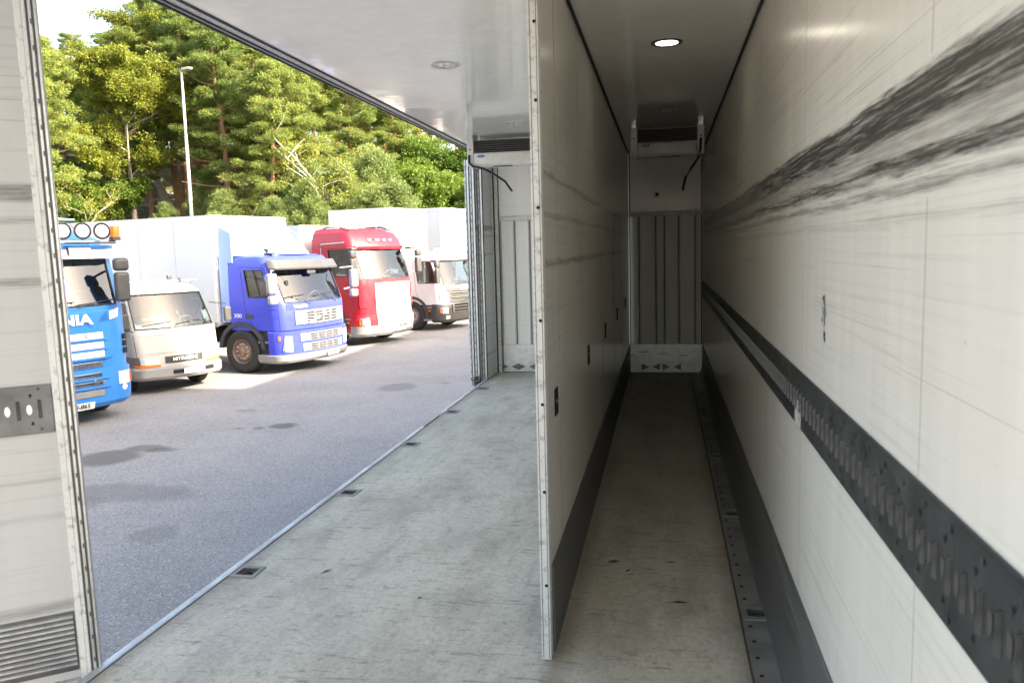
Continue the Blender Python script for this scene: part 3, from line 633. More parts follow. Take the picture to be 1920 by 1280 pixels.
U_STD = [-3, -2.75, -2.5, -2.25, -2.1, -2, -1.85, -1.7, -1.55, -1.4, -1.25, -1.12, -1, -.93, -.7, -.45, -.2, 0, .2, .45, .7, .93, 1, 1.12, 1.25, 1.4, 1.55, 1.7, 1.85, 2, 2.1, 2.25, 2.5, 2.75, 3]
def wheel(parent, x, y, r, rim='greyrim', wdt=.3, n=36, nuts=10):
    """local, axle along y; the outer face looks to the side of sign(y)"""
    sg = 1 if y > 0 else -1
    t = MB().lathe([(r*.56, wdt*.5), (r*.60, wdt*.56), (r*.80, wdt*.58), (r*.93, wdt*.52), (r, wdt*.38), (r, -wdt*.38), (r*.93, -wdt*.5), (r*.56, -wdt*.5)], 'y', n=n)
    t.v = [(p[0], p[1]*sg, p[2]) for p in t.v]; o = t.build('wheel', 'tyre', parent, smooth=40); o.location = (x, y, r)
    q_ = MB().lathe([(r*.575, wdt*.50), (r*.55, wdt*.54), (r*.53, wdt*.46), (r*.50, wdt*.22), (r*.44, wdt*.16), (r*.40, wdt*.34), (r*.30, wdt*.40), (r*.20, wdt*.40), (r*.19, wdt*.52), (r*.15, wdt*.56), (.001, wdt*.56)], 'y', n=n)
    q_.v = [(p[0], p[1]*sg, p[2]) for p in q_.v]; q_.build('rim', rim, o, smooth=35)
    for k in range(nuts):
        a = 2*PI*k/nuts; h = MB().lathe([(.0001, wdt*.48), (.017, wdt*.48), (.019, wdt*.38)], 'y', (r*.335*math.cos(a), 0, r*.335*math.sin(a)), 6); h.v = [(p[0], p[1]*sg, p[2]) for p in h.v]; h.build('wheel_nut', 'nut', o)
    return o
def rounded(name, m, parent, c, sz, bev, rz=0, rx=0):
    o = MB().box((-sz[0]/2, -sz[1]/2, -sz[2]/2), (sz[0]/2, sz[1]/2, sz[2]/2)).build(name, m, parent, bev, 60, seg=4); o.location = c; o.rotation_euler = (rx, 0, rz); return o
def interior(parent, cab, x0, x1, zf, zd, hw, seat='seat', wheel_=True, ztop=2.4):
    """what shows through the windscreen"""
    MB().box((x0, -hw+.22, zf-.04), (x1-.12, hw-.22, zf)).build('cab_floor', 'inner', parent)
    MB().prism([(x1-.14, zd-.03), (x1-.46, zd-.02), (x1-.54, zd-.16), (x1-.49, zf), (x1-.14, zf)], 'y', -hw+.24, hw-.24).build('dashboard', 'dash', parent, .02)
    for y in (-hw*.55, hw*.55):
        s_ = rounded('seat', seat, parent, (x1-1.15, y, zf+.42), (.48, .48, .14), .05)
        b_ = rounded('seat_back', seat, s_, (-.26, 0, .38), (.14, .46, .66), .06); rounded('headrest', seat, s_, (-.28, 0, .80), (.10, .26, .18), .04)
    if wheel_:
        st = MB().tube([(.0+.10*math.sin(t), .22*math.cos(t), .19*math.sin(t)) for t in np.linspace(0, 2*PI, 25)], .014, 8, False).tube([(0, -.2, 0), (0, .2, 0)], .014, 6).tube([(0, 0, 0), (.25, 0, -.2)], .025, 6).build('steering_wheel', 'plastic', parent); st.location = (x1-.62, hw*.55, zd+.02)
def wiper(cab, parent, u0, z0, u1, z1):
    a = cab.S(u0, z0)+cab.N(u0, z0)*.02; b_ = cab.S(u1, z1)+cab.N(u1, z1)*.03
    o = MB().tube([a, (a+b_)/2+Vector((.02, 0, .01)), b_], .008, 6).build('wiper', 'plastic', parent)
    du = cab.N(u1, z1); l = b_-a
    uu = u1; c = MB().tube([cab.S(u1-.42, z1-.03)+cab.N(u1-.42, z1)*.018, cab.S(u1+.42, z1+.03)+cab.N(u1+.42, z1)*.018], .009, 6).build('wiper_blade', 'black', o)
def box_body(parent, x1, L, z0, z1, hw=1.275, m='boxwhite', trim='boxwhite', doorline=True, wheels=True):
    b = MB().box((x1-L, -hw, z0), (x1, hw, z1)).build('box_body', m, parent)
    for y in (-hw, hw):
        MB().box((x1-L, y-.006, z1-.11), (x1+.006, y+.006, z1+.012)).build('roof_rail', 'silver' if trim is None else trim, b)
        MB().box((x1-.09, y-.008, z0), (x1+.008, y+.008, z1-.112)).build('corner_rail', m, b, .003)
        MB().box((x1-L, y-.01, z0-.03), (x1+.004, y+.01, z0+.08)).build('bottom_rail', 'silver', b)
    MB().box((x1+.001, -hw+.01, z1-.09), (x1+.012, hw-.01, z1+.012)).build('front_rail', m, b)
    for k in range(1, int(L/1.25)): MB().box((x1-k*1.25-.002, -hw-.0015, z0+.09), (x1-k*1.25+.002, -hw+.001, z1-.112)).build('panel_joint', 'visor', b)
    ch = MB().box((x1-L+.2, -.43, .62), (x1+1.0, -.36, .95)).box((x1-L+.2, .36, .62), (x1+1.0, .43, .95)).build('chassis_frame', 'chassis', parent)
    MB().box((x1-3.0, -1.22, .42), (x1-1.2, -.55, .98)).build('fuel_tank', 'chassis', parent, .08)
    if wheels:
        for y in (-1.08, 1.08): wheel(parent, x1-L*.68, y, .5, wdt=.5, n=24, nuts=6)
    return b
def plate(cab, parent, y, z, s_, w_=.52, h_=.12, txt=True, off=.03):
    u = cab.uy(y, z); m = cab.mtx(u, z, off)
    p = MB().box((-w_/2, -h_/2, -.004), (w_/2, h_/2, .004)).build('number_plate', 'plate', parent, .003); p.matrix_local = m
    if txt: t = text(s_, h_*.88, 'black', p, Matrix.Translation((.0, 0, .006)), bold=.002, name='plate_number', xs=.95)
    return p
# ---- violet-blue lorry (volvo-like cab over) ----
def volvo():
    t = thing('box_lorry', 'violet blue cab lorry with pale roof fairing and white box', 'lorry', (-8.16, 17.94, 0), R(-15))
    rows = [(1.02, -.01, 1.20, .30, .10), (1.62, -.02, 1.22, .30, .12), (1.66, -.03, 1.22, .30, .12), (2.45, -.36, 1.19, .26, .12), (2.62, -.42, 1.17, .24, .12), (2.72, -.53, 1.12, .22, .10), (2.77, -.75, 1.02, .18, .08)]
    c = Cab(rows, 1.68)
    zs = [1.02, 1.3, 1.62, 1.66, 1.8, 2.0, 2.2, 2.42, 2.52, 2.62, 2.68, 2.72, 2.77]
    c.shell(zs, U_STD, [(-1.25, 1.25, 1.66, 2.42), (-2.5, -1.85, 1.8, 2.42), (1.85, 2.5, 1.8, 2.42)], 'violet', t)
    c.pane(-1.25, 1.25, 1.66, 2.42, 'glass', t, 'windscreen'); c.pane(-2.5, -1.85, 1.8, 2.42, 'darkglass', t, 'side_window'); c.pane(1.85, 2.5, 1.8, 2.42, 'darkglass', t, 'side_window')
    c.line([(-1.25, 1.66), (-1.25, 2.42), (1.25, 2.42), (1.25, 1.66), (-1.25, 1.66)], .012, 'windscreen_seal', 'black', t)
    c.line([(-1.85, 1.8), (-1.85, 2.42), (-2.5, 2.42), (-2.5, 1.8), (-1.85, 1.8)], .014, 'window_seal', 'black', t)
    c.line([(-2.2, 1.80), (-2.2, 2.42)], .008, 'window_bar', 'black', t)
    c.line([(-1.62, 1.04), (-1.62, 1.7), (-1.72, 2.47), (-2.62, 2.5), (-2.62, 1.5), (-2.45, 1.06)], .005, 'door_seam', 'void', t, .0)
    c.line([(-1.65, 1.52), (-2.95, 1.56)], .006, 'crease', 'violet', t, .004); c.line([(-1.65, 1.32), (-2.6, 1.36)], .005, 'crease', 'violet', t, .004)
    h = c.patch('door_handle', 'plastic', t, [(-2.62, 1.30), (-2.44, 1.30), (-2.44, 1.40), (-2.62, 1.40)], .004, .006, 3, 1); 
    text('300', .13, 'plate', t, c.mtx(-2.82, 1.36, .004), xs=1.25, name='model_number')
    interior(t, c, -1.6, -.12, 1.1, 1.64, 1.15)
    MB().box((-1.66, -1.1, 1.1), (-1.60, 1.1, 2.6)).build('rear_lining', 'inner', t)
    # panel below the windscreen, grilles
    c.patch('wiper_panel', 'violet', t, [(-1.2, 1.50), (1.2, 1.50), (1.2, 1.63), (-1.2, 1.63)], .004, .006, 12, 2)
    g = c.patch('upper_grille', 'silver', t, c.rect(-.80, 1.0, 1.13, 1.45), .006, .022, 12, 2, .004)
    for r_ in range(4):
        for k in range(4):
            y = -.46+k*.29; z = 1.175+r_*.066
            c.patch('grille_opening', 'void', g, c.rect(y, y+.23, z, z+.034), .006, .026, 3, 1)
    c.line([(c.uy(-.45, 1.15), 1.15), (c.uy(.5, 1.43), 1.43)], .016, 'diagonal_bar', 'chrome', g, .04)
    em = MB().lathe([(.06, .0), (.06, .012), (.075, .012), (.08, .0)], 'x', (0, 0, 0), 24).build('round_badge', 'chrome', g); em.location = c.S(0, 1.29)+Vector((.035, 0, 0))
    MB().tube([(.05, .05, .05), (.05, .085, .085)], .01, 6).build('badge_arrow', 'chrome', em)
    text('VOLVO', .095, 'plate', t, c.mtx(c.uy(-.62, 1.555), 1.555, .014), xs=1.3, bold=.002)
    # lower body
    low = Cab([(.30, .02, 1.17, .30, .12), (.48, .045, 1.24, .30, .13), (.98, .03, 1.25, .30, .12), (1.0, .0, 1.23, .30, .12)], .98)
    low.shell([.46, .6, .75, .9, .98, 1.0], [u for u in U_STD if abs(u) <= 2.3], [], 'violet', t, 'lower_front')
    low2 = Cab([(.26, .0, 1.19, .28, .12), (.32, .05, 1.25, .30, .13), (.44, .06, 1.26, .30, .13), (.46, .03, 1.24, .3, .13)], 1.02)
    low2.shell([.26, .32, .38, .44, .46], [u for u in U_STD if abs(u) <= 2.75], [], 'silver', t, 'bumper')
    for z0, z1 in ((.74, .92), (.50, .68)):
        g = low.patch('lower_grille', 'silver', t, low.rect(-.72 if z0 > .7 else -.66, .86 if z0 > .7 else .80, z0, z1), .003, .012, 10, 1, .003)
        for r_ in range(3):
            for k in range(4): y = -.42+k*.27; z = z0+.02+r_*.052; low.patch('grille_opening', 'void', g, low.rect(y, y+.23, z, z+.03), .003, .015, 3, 1)
    for sg in (-1, 1):
        h = low.patch('headlight', 'lampwhite', t, [(sg*1.55, .55), (sg*1.02, .53), (sg*1.0, .88), (sg*1.4, .9)][::sg], .004, .006, 6, 3); low.patch('lens', 'lens', h, [(sg*1.55, .55), (sg*1.02, .53), (sg*1.0, .88), (sg*1.4, .9)][::sg], .004, .014, 6, 3)
        low.patch('indicator', 'orange', t, [(sg*1.72, .80), (sg*1.60, .80), (sg*1.60, .90), (sg*1.72, .90)][::sg], .004, .008, 2, 1)
        # step and wheel arch
        MB().box((-.98, sg*1.22, .36), (-.60, sg*.8, .44)).build('step', 'silver', t, .01); MB().box((-.95, sg*1.18, .72), (-.5, sg*.8, .77)).build('step', 'silver', t, .01)
        MB().box((-.95, sg*1.12, .44), (-.5, sg*.75, 1.0)).build('step_well', 'plastic', t)
        arch = [(-1.38-.62*math.cos(a), .53+.60*math.sin(a)) for a in np.linspace(.1, PI-.1, 14)]
        outer = [(-1.38-.72*math.cos(a), .53+.69*math.sin(a)) for a in np.linspace(PI-.1, .1, 14)]
        MB().prism(arch+outer, 'y', sg*1.235, sg*.75).build('wheel_arch', 'plastic', t, smooth=40)
        wheel(t, -1.38, sg*1.07, .52, 'rim', .32)
    MB().box((-.9, -1.0, .5), (-.2, 1.0, 1.0)).build('engine_bay', 'void', t)
    pz = plate(low2, t, .35, .36, '', .5, .11, False, .02)
    # sun visor
    vz = Cab([(2.40, -.15, 1.20, .24, .12), (2.46, -.14, 1.21, .24, .12), (2.64, -.25, 1.19, .24, .12)], 1.0)
    vz.shell([2.42, 2.46, 2.55, 2.64], [u for u in U_STD if abs(u) <= 1.85], [], 'visor', t, 'sun_visor', roof=True)
    # mirrors
    for sg in (-1, 1):
        mm = rounded('mirror', 'silver', t, (-.10, sg*1.50, 2.12), (.14, .27, .46), .05); rounded('lower_mirror', 'silver', mm, (0, -.02*sg, -.37), (.14, .26, .20), .05)
        MB().tube([(-.3, sg*1.2, 2.40), (-.12, sg*1.48, 2.42)], .018, 6).tube([(-.2, sg*1.2, 1.86), (-.12, sg*1.48, 1.9)], .02, 6).tube([(-.12, sg*1.48, 1.8), (-.12, sg*1.48, 2.42)], .016, 6).build('mirror_arm', 'silver', t)
    wiper(c, t, -.35, 1.60, -.85, 1.80); wiper(c, t, .75, 1.60, .3, 1.80)
    rounded('mirror', 'plastic', t, (-.22, .0, 2.34), (.04, .3, .09), .02)
    rounded('hanging_tag', 'black', t, (-.3, -.78, 2.1), (.02, .09, .14), .015); MB().tube([(-.3, -.78, 2.16), (-.3, -.78, 2.4)], .003, 4).build('cord', 'black', t)
    # roof fairing
    vs_, fs = [], []; prof = [(-.65, 2.78, .62), (-.85, 2.88, .88), (-1.15, 3.10, 1.04), (-1.5, 3.32, 1.12), (-1.9, 3.48, 1.16)]
    k = len(prof); m_ = 14
    for x, z, hw in prof:
        for i in range(m_+1):
            a = -1+2*i/m_; y = hw*max(-1, min(1, a*1.0)); e = abs(a)
            zz = z-(z-2.76)*max(0, (e-.72)/.28)**2.2; vs_.append((x-.12*e*e, y, zz))
    for j in range(k-1):
        for i in range(m_): fs.append((j*(m_+1)+i, j*(m_+1)+i+1, (j+1)*(m_+1)+i+1, (j+1)*(m_+1)+i))
    n0 = len(vs_); vs_ += [(prof[-1][0]-.12, y, 2.74) for y in (-1.16, 1.16)]
    fs.append(tuple((k-1)*(m_+1)+i for i in range(m_+1))+(n0+1, n0))
    MB().add(vs_, fs).build('roof_fairing', 'fairing', t, smooth=35)
    for sg in (-1, 1): MB().prism([(-1.55, 2.6), (-1.55, 3.30), (-1.92, 3.46), (-1.98, 3.2), (-1.98, 1.2), (-1.72, 1.2), (-1.70, 2.6)], 'y', sg*1.19, sg*1.16).build('side_fairing', 'fairing', t, .01)
    rounded('beacon_bracket', 'black', t, (-.95, -.72, 2.86), (.14, .06, .10), .01); MB().box((-1.1, -.8, 2.775), (-.7, -.65, 2.81)).build('roof_bracket', 'black', t)
    for y in (-.6, .72): MB().tube([(-.9, y, 2.78), (-1.02, y-.05, 3.5)], .005, 5).build('aerial', 'plastic', t)
    box_body(t, -2.05, 7.6, 1.12, 3.72); return t
volvo()
# ---- R/P style cab used for three lorries ----
def scania(kind, loc, hd, label):
    P = dict(red=dict(m='red', zw0=1.98, zw1=2.86, top=3.52, L=2.1, g='white', bump='silver', low='red', vis=None),
             white=dict(m='white', zw0=1.56, zw1=2.40, top=2.74, L=1.75, g='midplastic', bump='plastic', low='plastic', vis=1),
             blue=dict(m='blue', zw0=2.00, zw1=2.80, top=3.25, L=2.1, g='blue', bump='blue', low='blue', vis=None))[kind]
    t = thing('lorry' if kind == 'blue' else 'box_lorry', label, 'lorry', loc, hd)
    z0, z1, top, m = P['zw0'], P['zw1'], P['top'], P['m']
    rows = [(.90, 0, 1.20, .30, .12), (z0-.05, -.02, 1.22, .32, .14), (z0, -.03, 1.22, .32, .14), (z1, -.33, 1.20, .28, .14), (z1+.06, -.30, 1.20, .28, .14)]
    if top > 3: rows += [(top-.36, -.40, 1.18, .26, .14), (top-.14, -.62, 1.12, .24, .12), (top-.03, -1.0, 1.0, .2, .1), (top, -1.3, .85, .15, .06)]
    else: rows += [(top-.12, -.42, 1.14, .22, .12), (top-.03, -.62, 1.04, .2, .1), (top, -.85, .9, .15, .08)]
    c = Cab(rows, P['L']); zr = [r_[0] for r_ in rows]
    zw = [z0+(z1-z0)*k/4 for k in range(1, 4)]; zsw = z0+(z1-z0)*.12
    zs = sorted(set([round(z, 4) for z in zr+zw+[zsw, (.90+z0)/2]]))
    z0, z1, zsw = round(z0, 4), round(z1, 4), round(zsw, 4)
    W = (-1.25, 1.25, z0, z1); SW = (-2.5, -1.7, zsw, z1)
    c.shell(zs, U_STD, [W, SW, (1.7, 2.5, zsw, z1)], m, t)
    c.pane(*W, 'glass', t, 'windscreen'); c.pane(*SW, 'darkglass', t, 'side_window'); c.pane(1.7, 2.5, zsw, z1, 'darkglass', t, 'side_window')
    c.line([(-1.25, z0), (-1.25, z1), (1.25, z1), (1.25, z0), (-1.25, z0)], .014, 'windscreen_seal', 'black', t)
    c.line([(-1.7, zsw), (-1.7, z1), (-2.5, z1), (-2.5, zsw), (-1.7, zsw)], .014, 'window_seal', 'black', t)
    c.line([(-1.66, .92), (-1.64, z1+.04), (-2.6, z1+.05), (-2.6, 1.3), (-2.4, .92)], .005, 'door_seam', 'void', t, 0)
    # corner black pillar and air deflector
    c.patch('pillar_trim', 'plastic' if kind != 'blue' else m, t, [(-1.52, z0), (-1.27, z0), (-1.27, z1), (-1.52, z1)], .002, .004, 3, 4)
    c.patch('corner_deflector', m, t, [(-1.62, 1.12), (-1.12, 1.12), (-1.12, z0-.12), (-1.62, z0-.20)], .006, .02, 6, 4, .006)
    if kind != 'blue': c.patch('corner_deflector', m, t, [(1.12, 1.12), (1.62, 1.12), (1.62, z0-.20), (1.12, z0-.12)], .006, .02, 6, 4, .006)
    interior(t, c, -P['L']+.08, -.12, .95 if z0 < 1.8 else 1.35, z0+.02, 1.15)
    MB().box((-P['L'], -1.15, 1.0), (-P['L']+.05, 1.15, z1+.05)).build('rear_lining', 'inner', t)
    # upper front panel with slats
    zt = z0-.10
    if kind == 'red':
        g = c.patch('grille_panel', 'white', t, c.rect(-.66, .98, .92, zt-.02), .006, .02, 12, 4, .006)
        for k in range(6):
            z = .99+k*.135
            for zz, mm in ((z, 'visor'),): c.patch('grille_slot', mm, g, c.rect(-.52, .84, z, z+.022), .006, .022, 10, 1)
            c.patch('grille_slat', 'white', g, c.rect(-.58, .90, z+.024, z+.11), .006, .034, 10, 1, .004)
        text('SCANIA', .14, 'redlet', g, c.mtx(c.uy(.15,1.8), zt-.13, .045), xs=1.25, bold=.003)
    elif kind == 'white':
        g = c.patch('grille_panel', 'visor', t, c.rect(-.84, .86, .95, zt-.0), .006, .02, 12, 3, .006)
        for a, b_ in ((1.27, 1.40), (1.12, 1.24), (.98, 1.09)):
            o = c.patch('grille_opening', 'void', g, c.rect(-.72, .74, a-.03, b_-.05), .006, .022, 10, 1)
            c.patch('grille_slat', 'silver', g, c.rect(-.74, .76, (a+b_)/2-.045, (a+b_)/2-.025), .006, .05, 10, 1, .004)
        text('SCANIA', .11, 'plate', g, c.mtx(0, zt-.045, .03), xs=1.3, bold=.002)
        c.patch('corner_vent', 'plastic', t, [(-1.10, zt-.12), (-.92, zt-.12), (-.92, zt+.0), (-1.2, zt+.0)], .006, .024, 3, 1)
    else:
        g = c.patch('grille_panel', 'blue', t, c.rect(-.86, .86, 1.10, zt-.0), .006, .02, 12, 3, .006)
        for k, z in enumerate((1.44, 1.28, 1.13)):
            c.patch('white_slat', 'plate', g, c.rect(-.74, .70, z, z+.105), .006, .030, 10, 1, .006); c.patch('slat_lip', 'blue', g, c.rect(-.80, .76, z-.035, z-.008), .006, .045, 10, 1, .004)
        text('SCANIA', .23, 'plate', g, c.mtx(c.uy(-.0, zt-.12), zt-.13, .035), xs=1.28, bold=.008)
        em = c.mtx(c.uy(.42, 1.50), 1.50, .04); e_ = MB().lathe([(.0001, .004), (.035, .004), (.038, 0)], 'z', n=16).build('small_emblem', 'redlet', g); e_.matrix_local = em
        MB().lathe([(.0001, .007), (.022, .007), (.024, .004)], 'z', n=14).build('emblem_centre', 'plate', e_)
        hl = c.patch('corner_lamp', 'lampwhite', t, [(.70, zt-.20), (1.20, zt-.12), (1.30, zt+.04), (.84, zt-.04)], .004, .02, 5, 3); c.patch('lens', 'lens', hl, [(.70, zt-.20), (1.20, zt-.12), (1.30, zt+.04), (.84, zt-.04)], .004, .03, 5, 3)
    # lower front
    lm = P['low']
    low = Cab([(.28, -.02, 1.18, .32, .16), (.36, .04, 1.25, .34, .16), (.62, .06, 1.26, .34, .16), (.92, .02, 1.25, .32, .14)], .95)
    us = [u for u in U_STD if abs(u) <= 2.3]
    if kind == 'red':
        low.shell([.60, .75, .92], us, [], 'red', t, 'lower_front'); low.shell([.28, .36, .5, .598], us, [], 'silver', t, 'bumper')
        low.patch('grille_panel', 'white', t, low.rect(-.66, .98, .56, .93), .006, .03, 10, 2, .006)
        low.patch('bumper_slot', 'void', t, low.rect(.25, .62, .52, .545), .004, .008, 4, 1)
    elif kind == 'white':
        low.shell([.28, .36, .5, .62, .92], us, [], 'plastic', t, 'bumper')
        g = low.patch('lower_grille', 'visor', t, low.rect(-.74, .82, .60, .93), .006, .02, 10, 2, .01)
        for z in (.64, .74, .84): low.patch('grille_opening', 'void', g, low.rect(-.64, .72, z, z+.06), .006, .024, 10, 1)
    else:
        low.shell([.28, .36, .5, .62, .75, .92], us, [], 'blue', t, 'bumper')
        c.patch('mesh_grille', 'chrome', t, c.rect(-.80, .66, .965, 1.055), .006, .016, 10, 1, .004)
        for z in (.80, .66):
            g = low.patch('mesh_grille', 'chrome', t, low.rect(-.80, .66 if z < .7 else .62, z, z+.07), .004, .010, 10, 1, .004)
            low.patch('slat_lip', 'blue', g, low.rect(-.84, .74, z-.045, z-.02), .004, .03, 10, 1, .004)
        low.patch('lower_panel', 'silver', t, low.rect(-.72, .64, .48, .59), .004, .010, 10, 1, .004)
        ms = MB()
        for zz, cc in ((.97, c), (.805, low), (.665, low)):
            for k in range(64):
                y = -.78+k*.022; n_ = cc.N(cc.uy(y, zz+.03), zz+.03); p = cc.S(cc.uy(y, zz+.03), zz+.03)+n_*.022
                ms.box((p.x-.001, y, zz+.008), (p.x+.002, y+.010, zz+(.075 if cc is c else .058)))
        tag(ms.build('mesh_holes', 'plastic', t), kind='stuff')
        rnd = MB().lathe([(.0001, .01), (.04, .01), (.05, 0)], 'z', n=18).build('emblem', 'chrome', t); rnd.matrix_local = low.mtx(low.uy(.52, .72), .74, .02)
        fl_ = MB().lathe([(.0001, .006), (.045, .006), (.055, 0)], 'z', n=18).build('fog_lamp', 'lampwhite', t); fl_.matrix_local = low.mtx(1.22, .56, .004)
    for sg in (-1, 1):
        zz0, zz1 = (.62, .84) if kind == 'red' else (.60, .80) if kind == 'white' else (.62, .84)
        cs = [(sg*1.52, zz0), (sg*1.02, zz0), (sg*1.02, zz1), (sg*1.60, zz1)][::sg]
        h = low.patch('headlight', 'lampwhite', t, cs, .004, .006, 6, 2); low.patch('lens', 'lens', h, cs, .004, .016, 6, 2)
        cs = [(sg*1.62, zz0+.02), (sg*1.50, zz0+.02), (sg*1.50, zz1-.03), (sg*1.62, zz1-.03)][::sg]; low.patch('indicator', 'orange', t, cs, .006, .012, 2, 1)
        if kind == 'white':
            for uu in (1.14, .98): f_ = MB().lathe([(.0001, .006), (.05, .006), (.06, 0)], 'z', n=18).build('fog_lamp', 'lampwhite', t); f_.matrix_local = low.mtx(sg*uu, .46, .004)
        sm = 'silver'
        MB().box((-.95, sg*1.235, .34), (-.52, sg*.8, .40)).build('step', sm, t, .01); MB().box((-.95, sg*1.235, .78), (-.50, sg*.8, .83)).build('step', sm, t, .01)
        MB().box((-.93, sg*1.20, .40), (-.45, sg*.75, .9)).build('step_well', P['low'], t)
        rounded('marker_lamp', 'orange', t, (-.72, sg*1.215, .70), (.16, .03, .06), .008)
        arch = [(-1.42-.60*math.cos(a), .53+.58*math.sin(a)) for a in np.linspace(-.1, PI-.0, 14)]; outer = [(-1.42-.70*math.cos(a), .53+.67*math.sin(a)) for a in np.linspace(PI, -.1, 14)]
        MB().prism(arch+outer, 'y', sg*1.24, sg*.75).build('wheel_arch', 'plastic', t, smooth=40)
        wheel(t, -1.42, sg*1.07, .52, 'greyrim', .32)
        # mirrors
        zm = z0+(z1-z0)*(.36 if kind == 'blue' else .42); mc = 'plastic'
        ym, xm = (1.07, -.0) if kind == 'blue' else (1.46, -.16)
        mm = rounded('mirror', mc, t, (xm, sg*ym, zm), (.14, .24, .50), .05); rounded('upper_mirror', mc, mm, (0, 0, .38), (.15, .25, .22), .06)
        MB().tube([(-.3, sg*1.18, zm+.40), (xm, sg*ym, zm+.42)], .02, 6).tube([(-.3, sg*1.18, zm-.18), (xm, sg*ym, zm-.26)], .022, 6).build('mirror_arm', 'silver' if kind != 'white' else mc, t)
        if kind != 'blue': rounded('kerb_mirror', 'visor', t, (-.35, sg*1.30, z1+.02), (.26, .22, .08), .03)
    MB().box((-.9, -1.0, .45), (-.2, 1.0, .9)).build('engine_bay', 'void', t)
    wiper(c, t, -.55, z0-.03, -.1, z0+.04); wiper(c, t, .35, z0-.03, .75, z0+.04)
    if kind == 'red':
        c.line([(-2.45, 1.0), (-2.70, 1.6), (-2.70, z1+.18), (-1.9, z1+.22)], .015, 'grab_rail', 'chrome', t, .03)
        for sg in (-1, 1): MB().tube([(-.75, sg*.9, top-.09), (-1.2, sg*.92, top+.03), (-1.75, sg*.9, top+.03), (-2.0, sg*.88, top-.02)], .025, 8).build('roof_rail', 'plastic', t)
        bar = MB().tube([(-1.1, -.75, top+.10), (-1.1, .75, top+.10)], .018, 8).tube([(-1.1, -.6, top-.02), (-1.1, -.6, top+.10)], .012, 6).tube([(-1.1, .6, top-.02), (-1.1, .6, top+.10)], .012, 6).build('roof_bar', 'silver', t)
        for y in (-.45, -.15, .15, .45): c.patch('roof_lamp', 'lampwhite', t, c.rect(y-.07, y+.07, z1+.26, z1+.30), .004, .02, 2, 1)
        c.patch('visor_lip', 'red', t, [(-1.3, z1+.02), (1.3, z1+.02), (1.3, z1+.12), (-1.3, z1+.12)], .004, .05, 14, 2, .01)
        for y in (-.9, .9): MB().tube([(-1.0, y*1.1, 2.2), (-1.1, y*1.15, 3.6)], .006, 5).build('aerial', 'plastic', t)
        rounded('hook', 'void', t, (-.30, -.45, top-.02-.36), (.03, .05, .05), .01)
        plate(low, t, .25, .44, '', .5, .11, False, .02)
    if kind == 'white':
        c.patch('visor_lip', 'plastic', t, [(-1.3, z1-.0), (1.3, z1-.0), (1.3, z1+.05), (-1.3, z1+.05)], .004, .03, 14, 1, .004)
        MB().tube([(-.8, -.6, top+.0), (-.8, -.6, top+.10), (-.8, .7, top+.10), (-.8, .7, top)], .018, 8).build('roof_bar', 'silver', t)
        plate(low, t, .45, .42, '', .5, .11, False, .025)
        box_body(t, -2.35, 2.6, 1.15, 4.32)
    if kind == 'red': box_body(t, -2.55, 7.8, 1.15, 3.64)
    if kind == 'blue':
        vz = Cab([(z1-.02, -.14, 1.20, .26, .14), (z1+.20, -.20, 1.20, .26, .14)], 1.0)
        vz.shell([z1-.02, z1+.1, z1+.20], [u for u in U_STD if abs(u) <= 1.7], [], 'plate', t, 'sun_visor')
        vz.patch('visor_band', 'blue', t, [(-1.6, z1+.135), (1.6, z1+.135), (1.6, z1+.20), (-1.6, z1+.20)], .002, .003, 14, 1)
        vz.patch('sign_frame', 'plastic', t, vz.rect(-.02+.32, .72, z1+.03, z1+.17), .003, .006, 2, 1); vz.patch('sign', 'plate', t, vz.rect(-.0+.33, .71, z1+.04, z1+.16), .003, .012, 2, 1)
        lb = MB().tube([(-.45, -1.18, z1+.27), (-.12, -1.05, z1+.25), (.0, -.5, z1+.25), (.02, 0, z1+.25), (0, .5, z1+.25), (-.12, 1.05, z1+.25), (-.45, 1.18, z1+.27)], .034, 10).tube([(-.3, -.5, z1+.62), (-.25, 0, z1+.64), (-.3, .5, z1+.62)], .02, 8).build('light_bar', 'chrome', t)
        c.patch('roof_front', 'blue', t, [(-1.3, z1+.27), (1.3, z1+.27), (1.2, z1+.5), (-1.2, z1+.5)], .01, .04, 12, 2, .02)
        for y in (-.95, -.57, -.19, .17, .48, .79):
            l_ = MB().lathe([(.03, -.12), (.10, -.06), (.138, .0), (.142, .02), (.128, .022)], 'x', n=24).build('spot_lamp', 'plastic', t); l_.location = (.02, y, z1+.43)
            MB().lathe([(.0001, .030), (.06, .028), (.106, .022)], 'x', n=24).build('lens', 'lampwhite', l_)
        bc = MB().lathe([(.06, .0), (.085, .01), (.085, .05), (.078, .055), (.078, .20), (.07, .225), (.0001, .23)], 'z', n=20).build('beacon', 'orange', t); bc.location = (-.08, 1.05, z1+.29)
        MB().lathe([(.088, -.01), (.092, .045), (.07, .05)], 'z', n=20).build('beacon_base', 'visor', bc)
        for y in (-.9, .6): MB().tube([(-.6, y, 3.3), (-.9, y-.5, 4.4)], .006, 5).build('aerial', 'plastic', t)
        plate(low, t, .2, .36, 'OI-865', .46, .13, True, .035).name = 'number_plate'
        # vents on the corner
        for k in range(3): c.patch('corner_vent', 'void', t, [(1.40, 1.14+k*.12), (1.62, 1.14+k*.12), (1.62, 1.23+k*.12), (1.40, 1.23+k*.12)], .006, .03, 2, 1)
        # body frame behind the cab
        MB().box((-9.0, -1.25, 1.0), (-2.6, 1.25, 1.3)).build('flat_bed', 'chassis', t)
        b = MB().box((-9.0, -1.24, 1.3), (-2.62, 1.24, 3.02)).build('cargo_box', 'boxwhite', t)
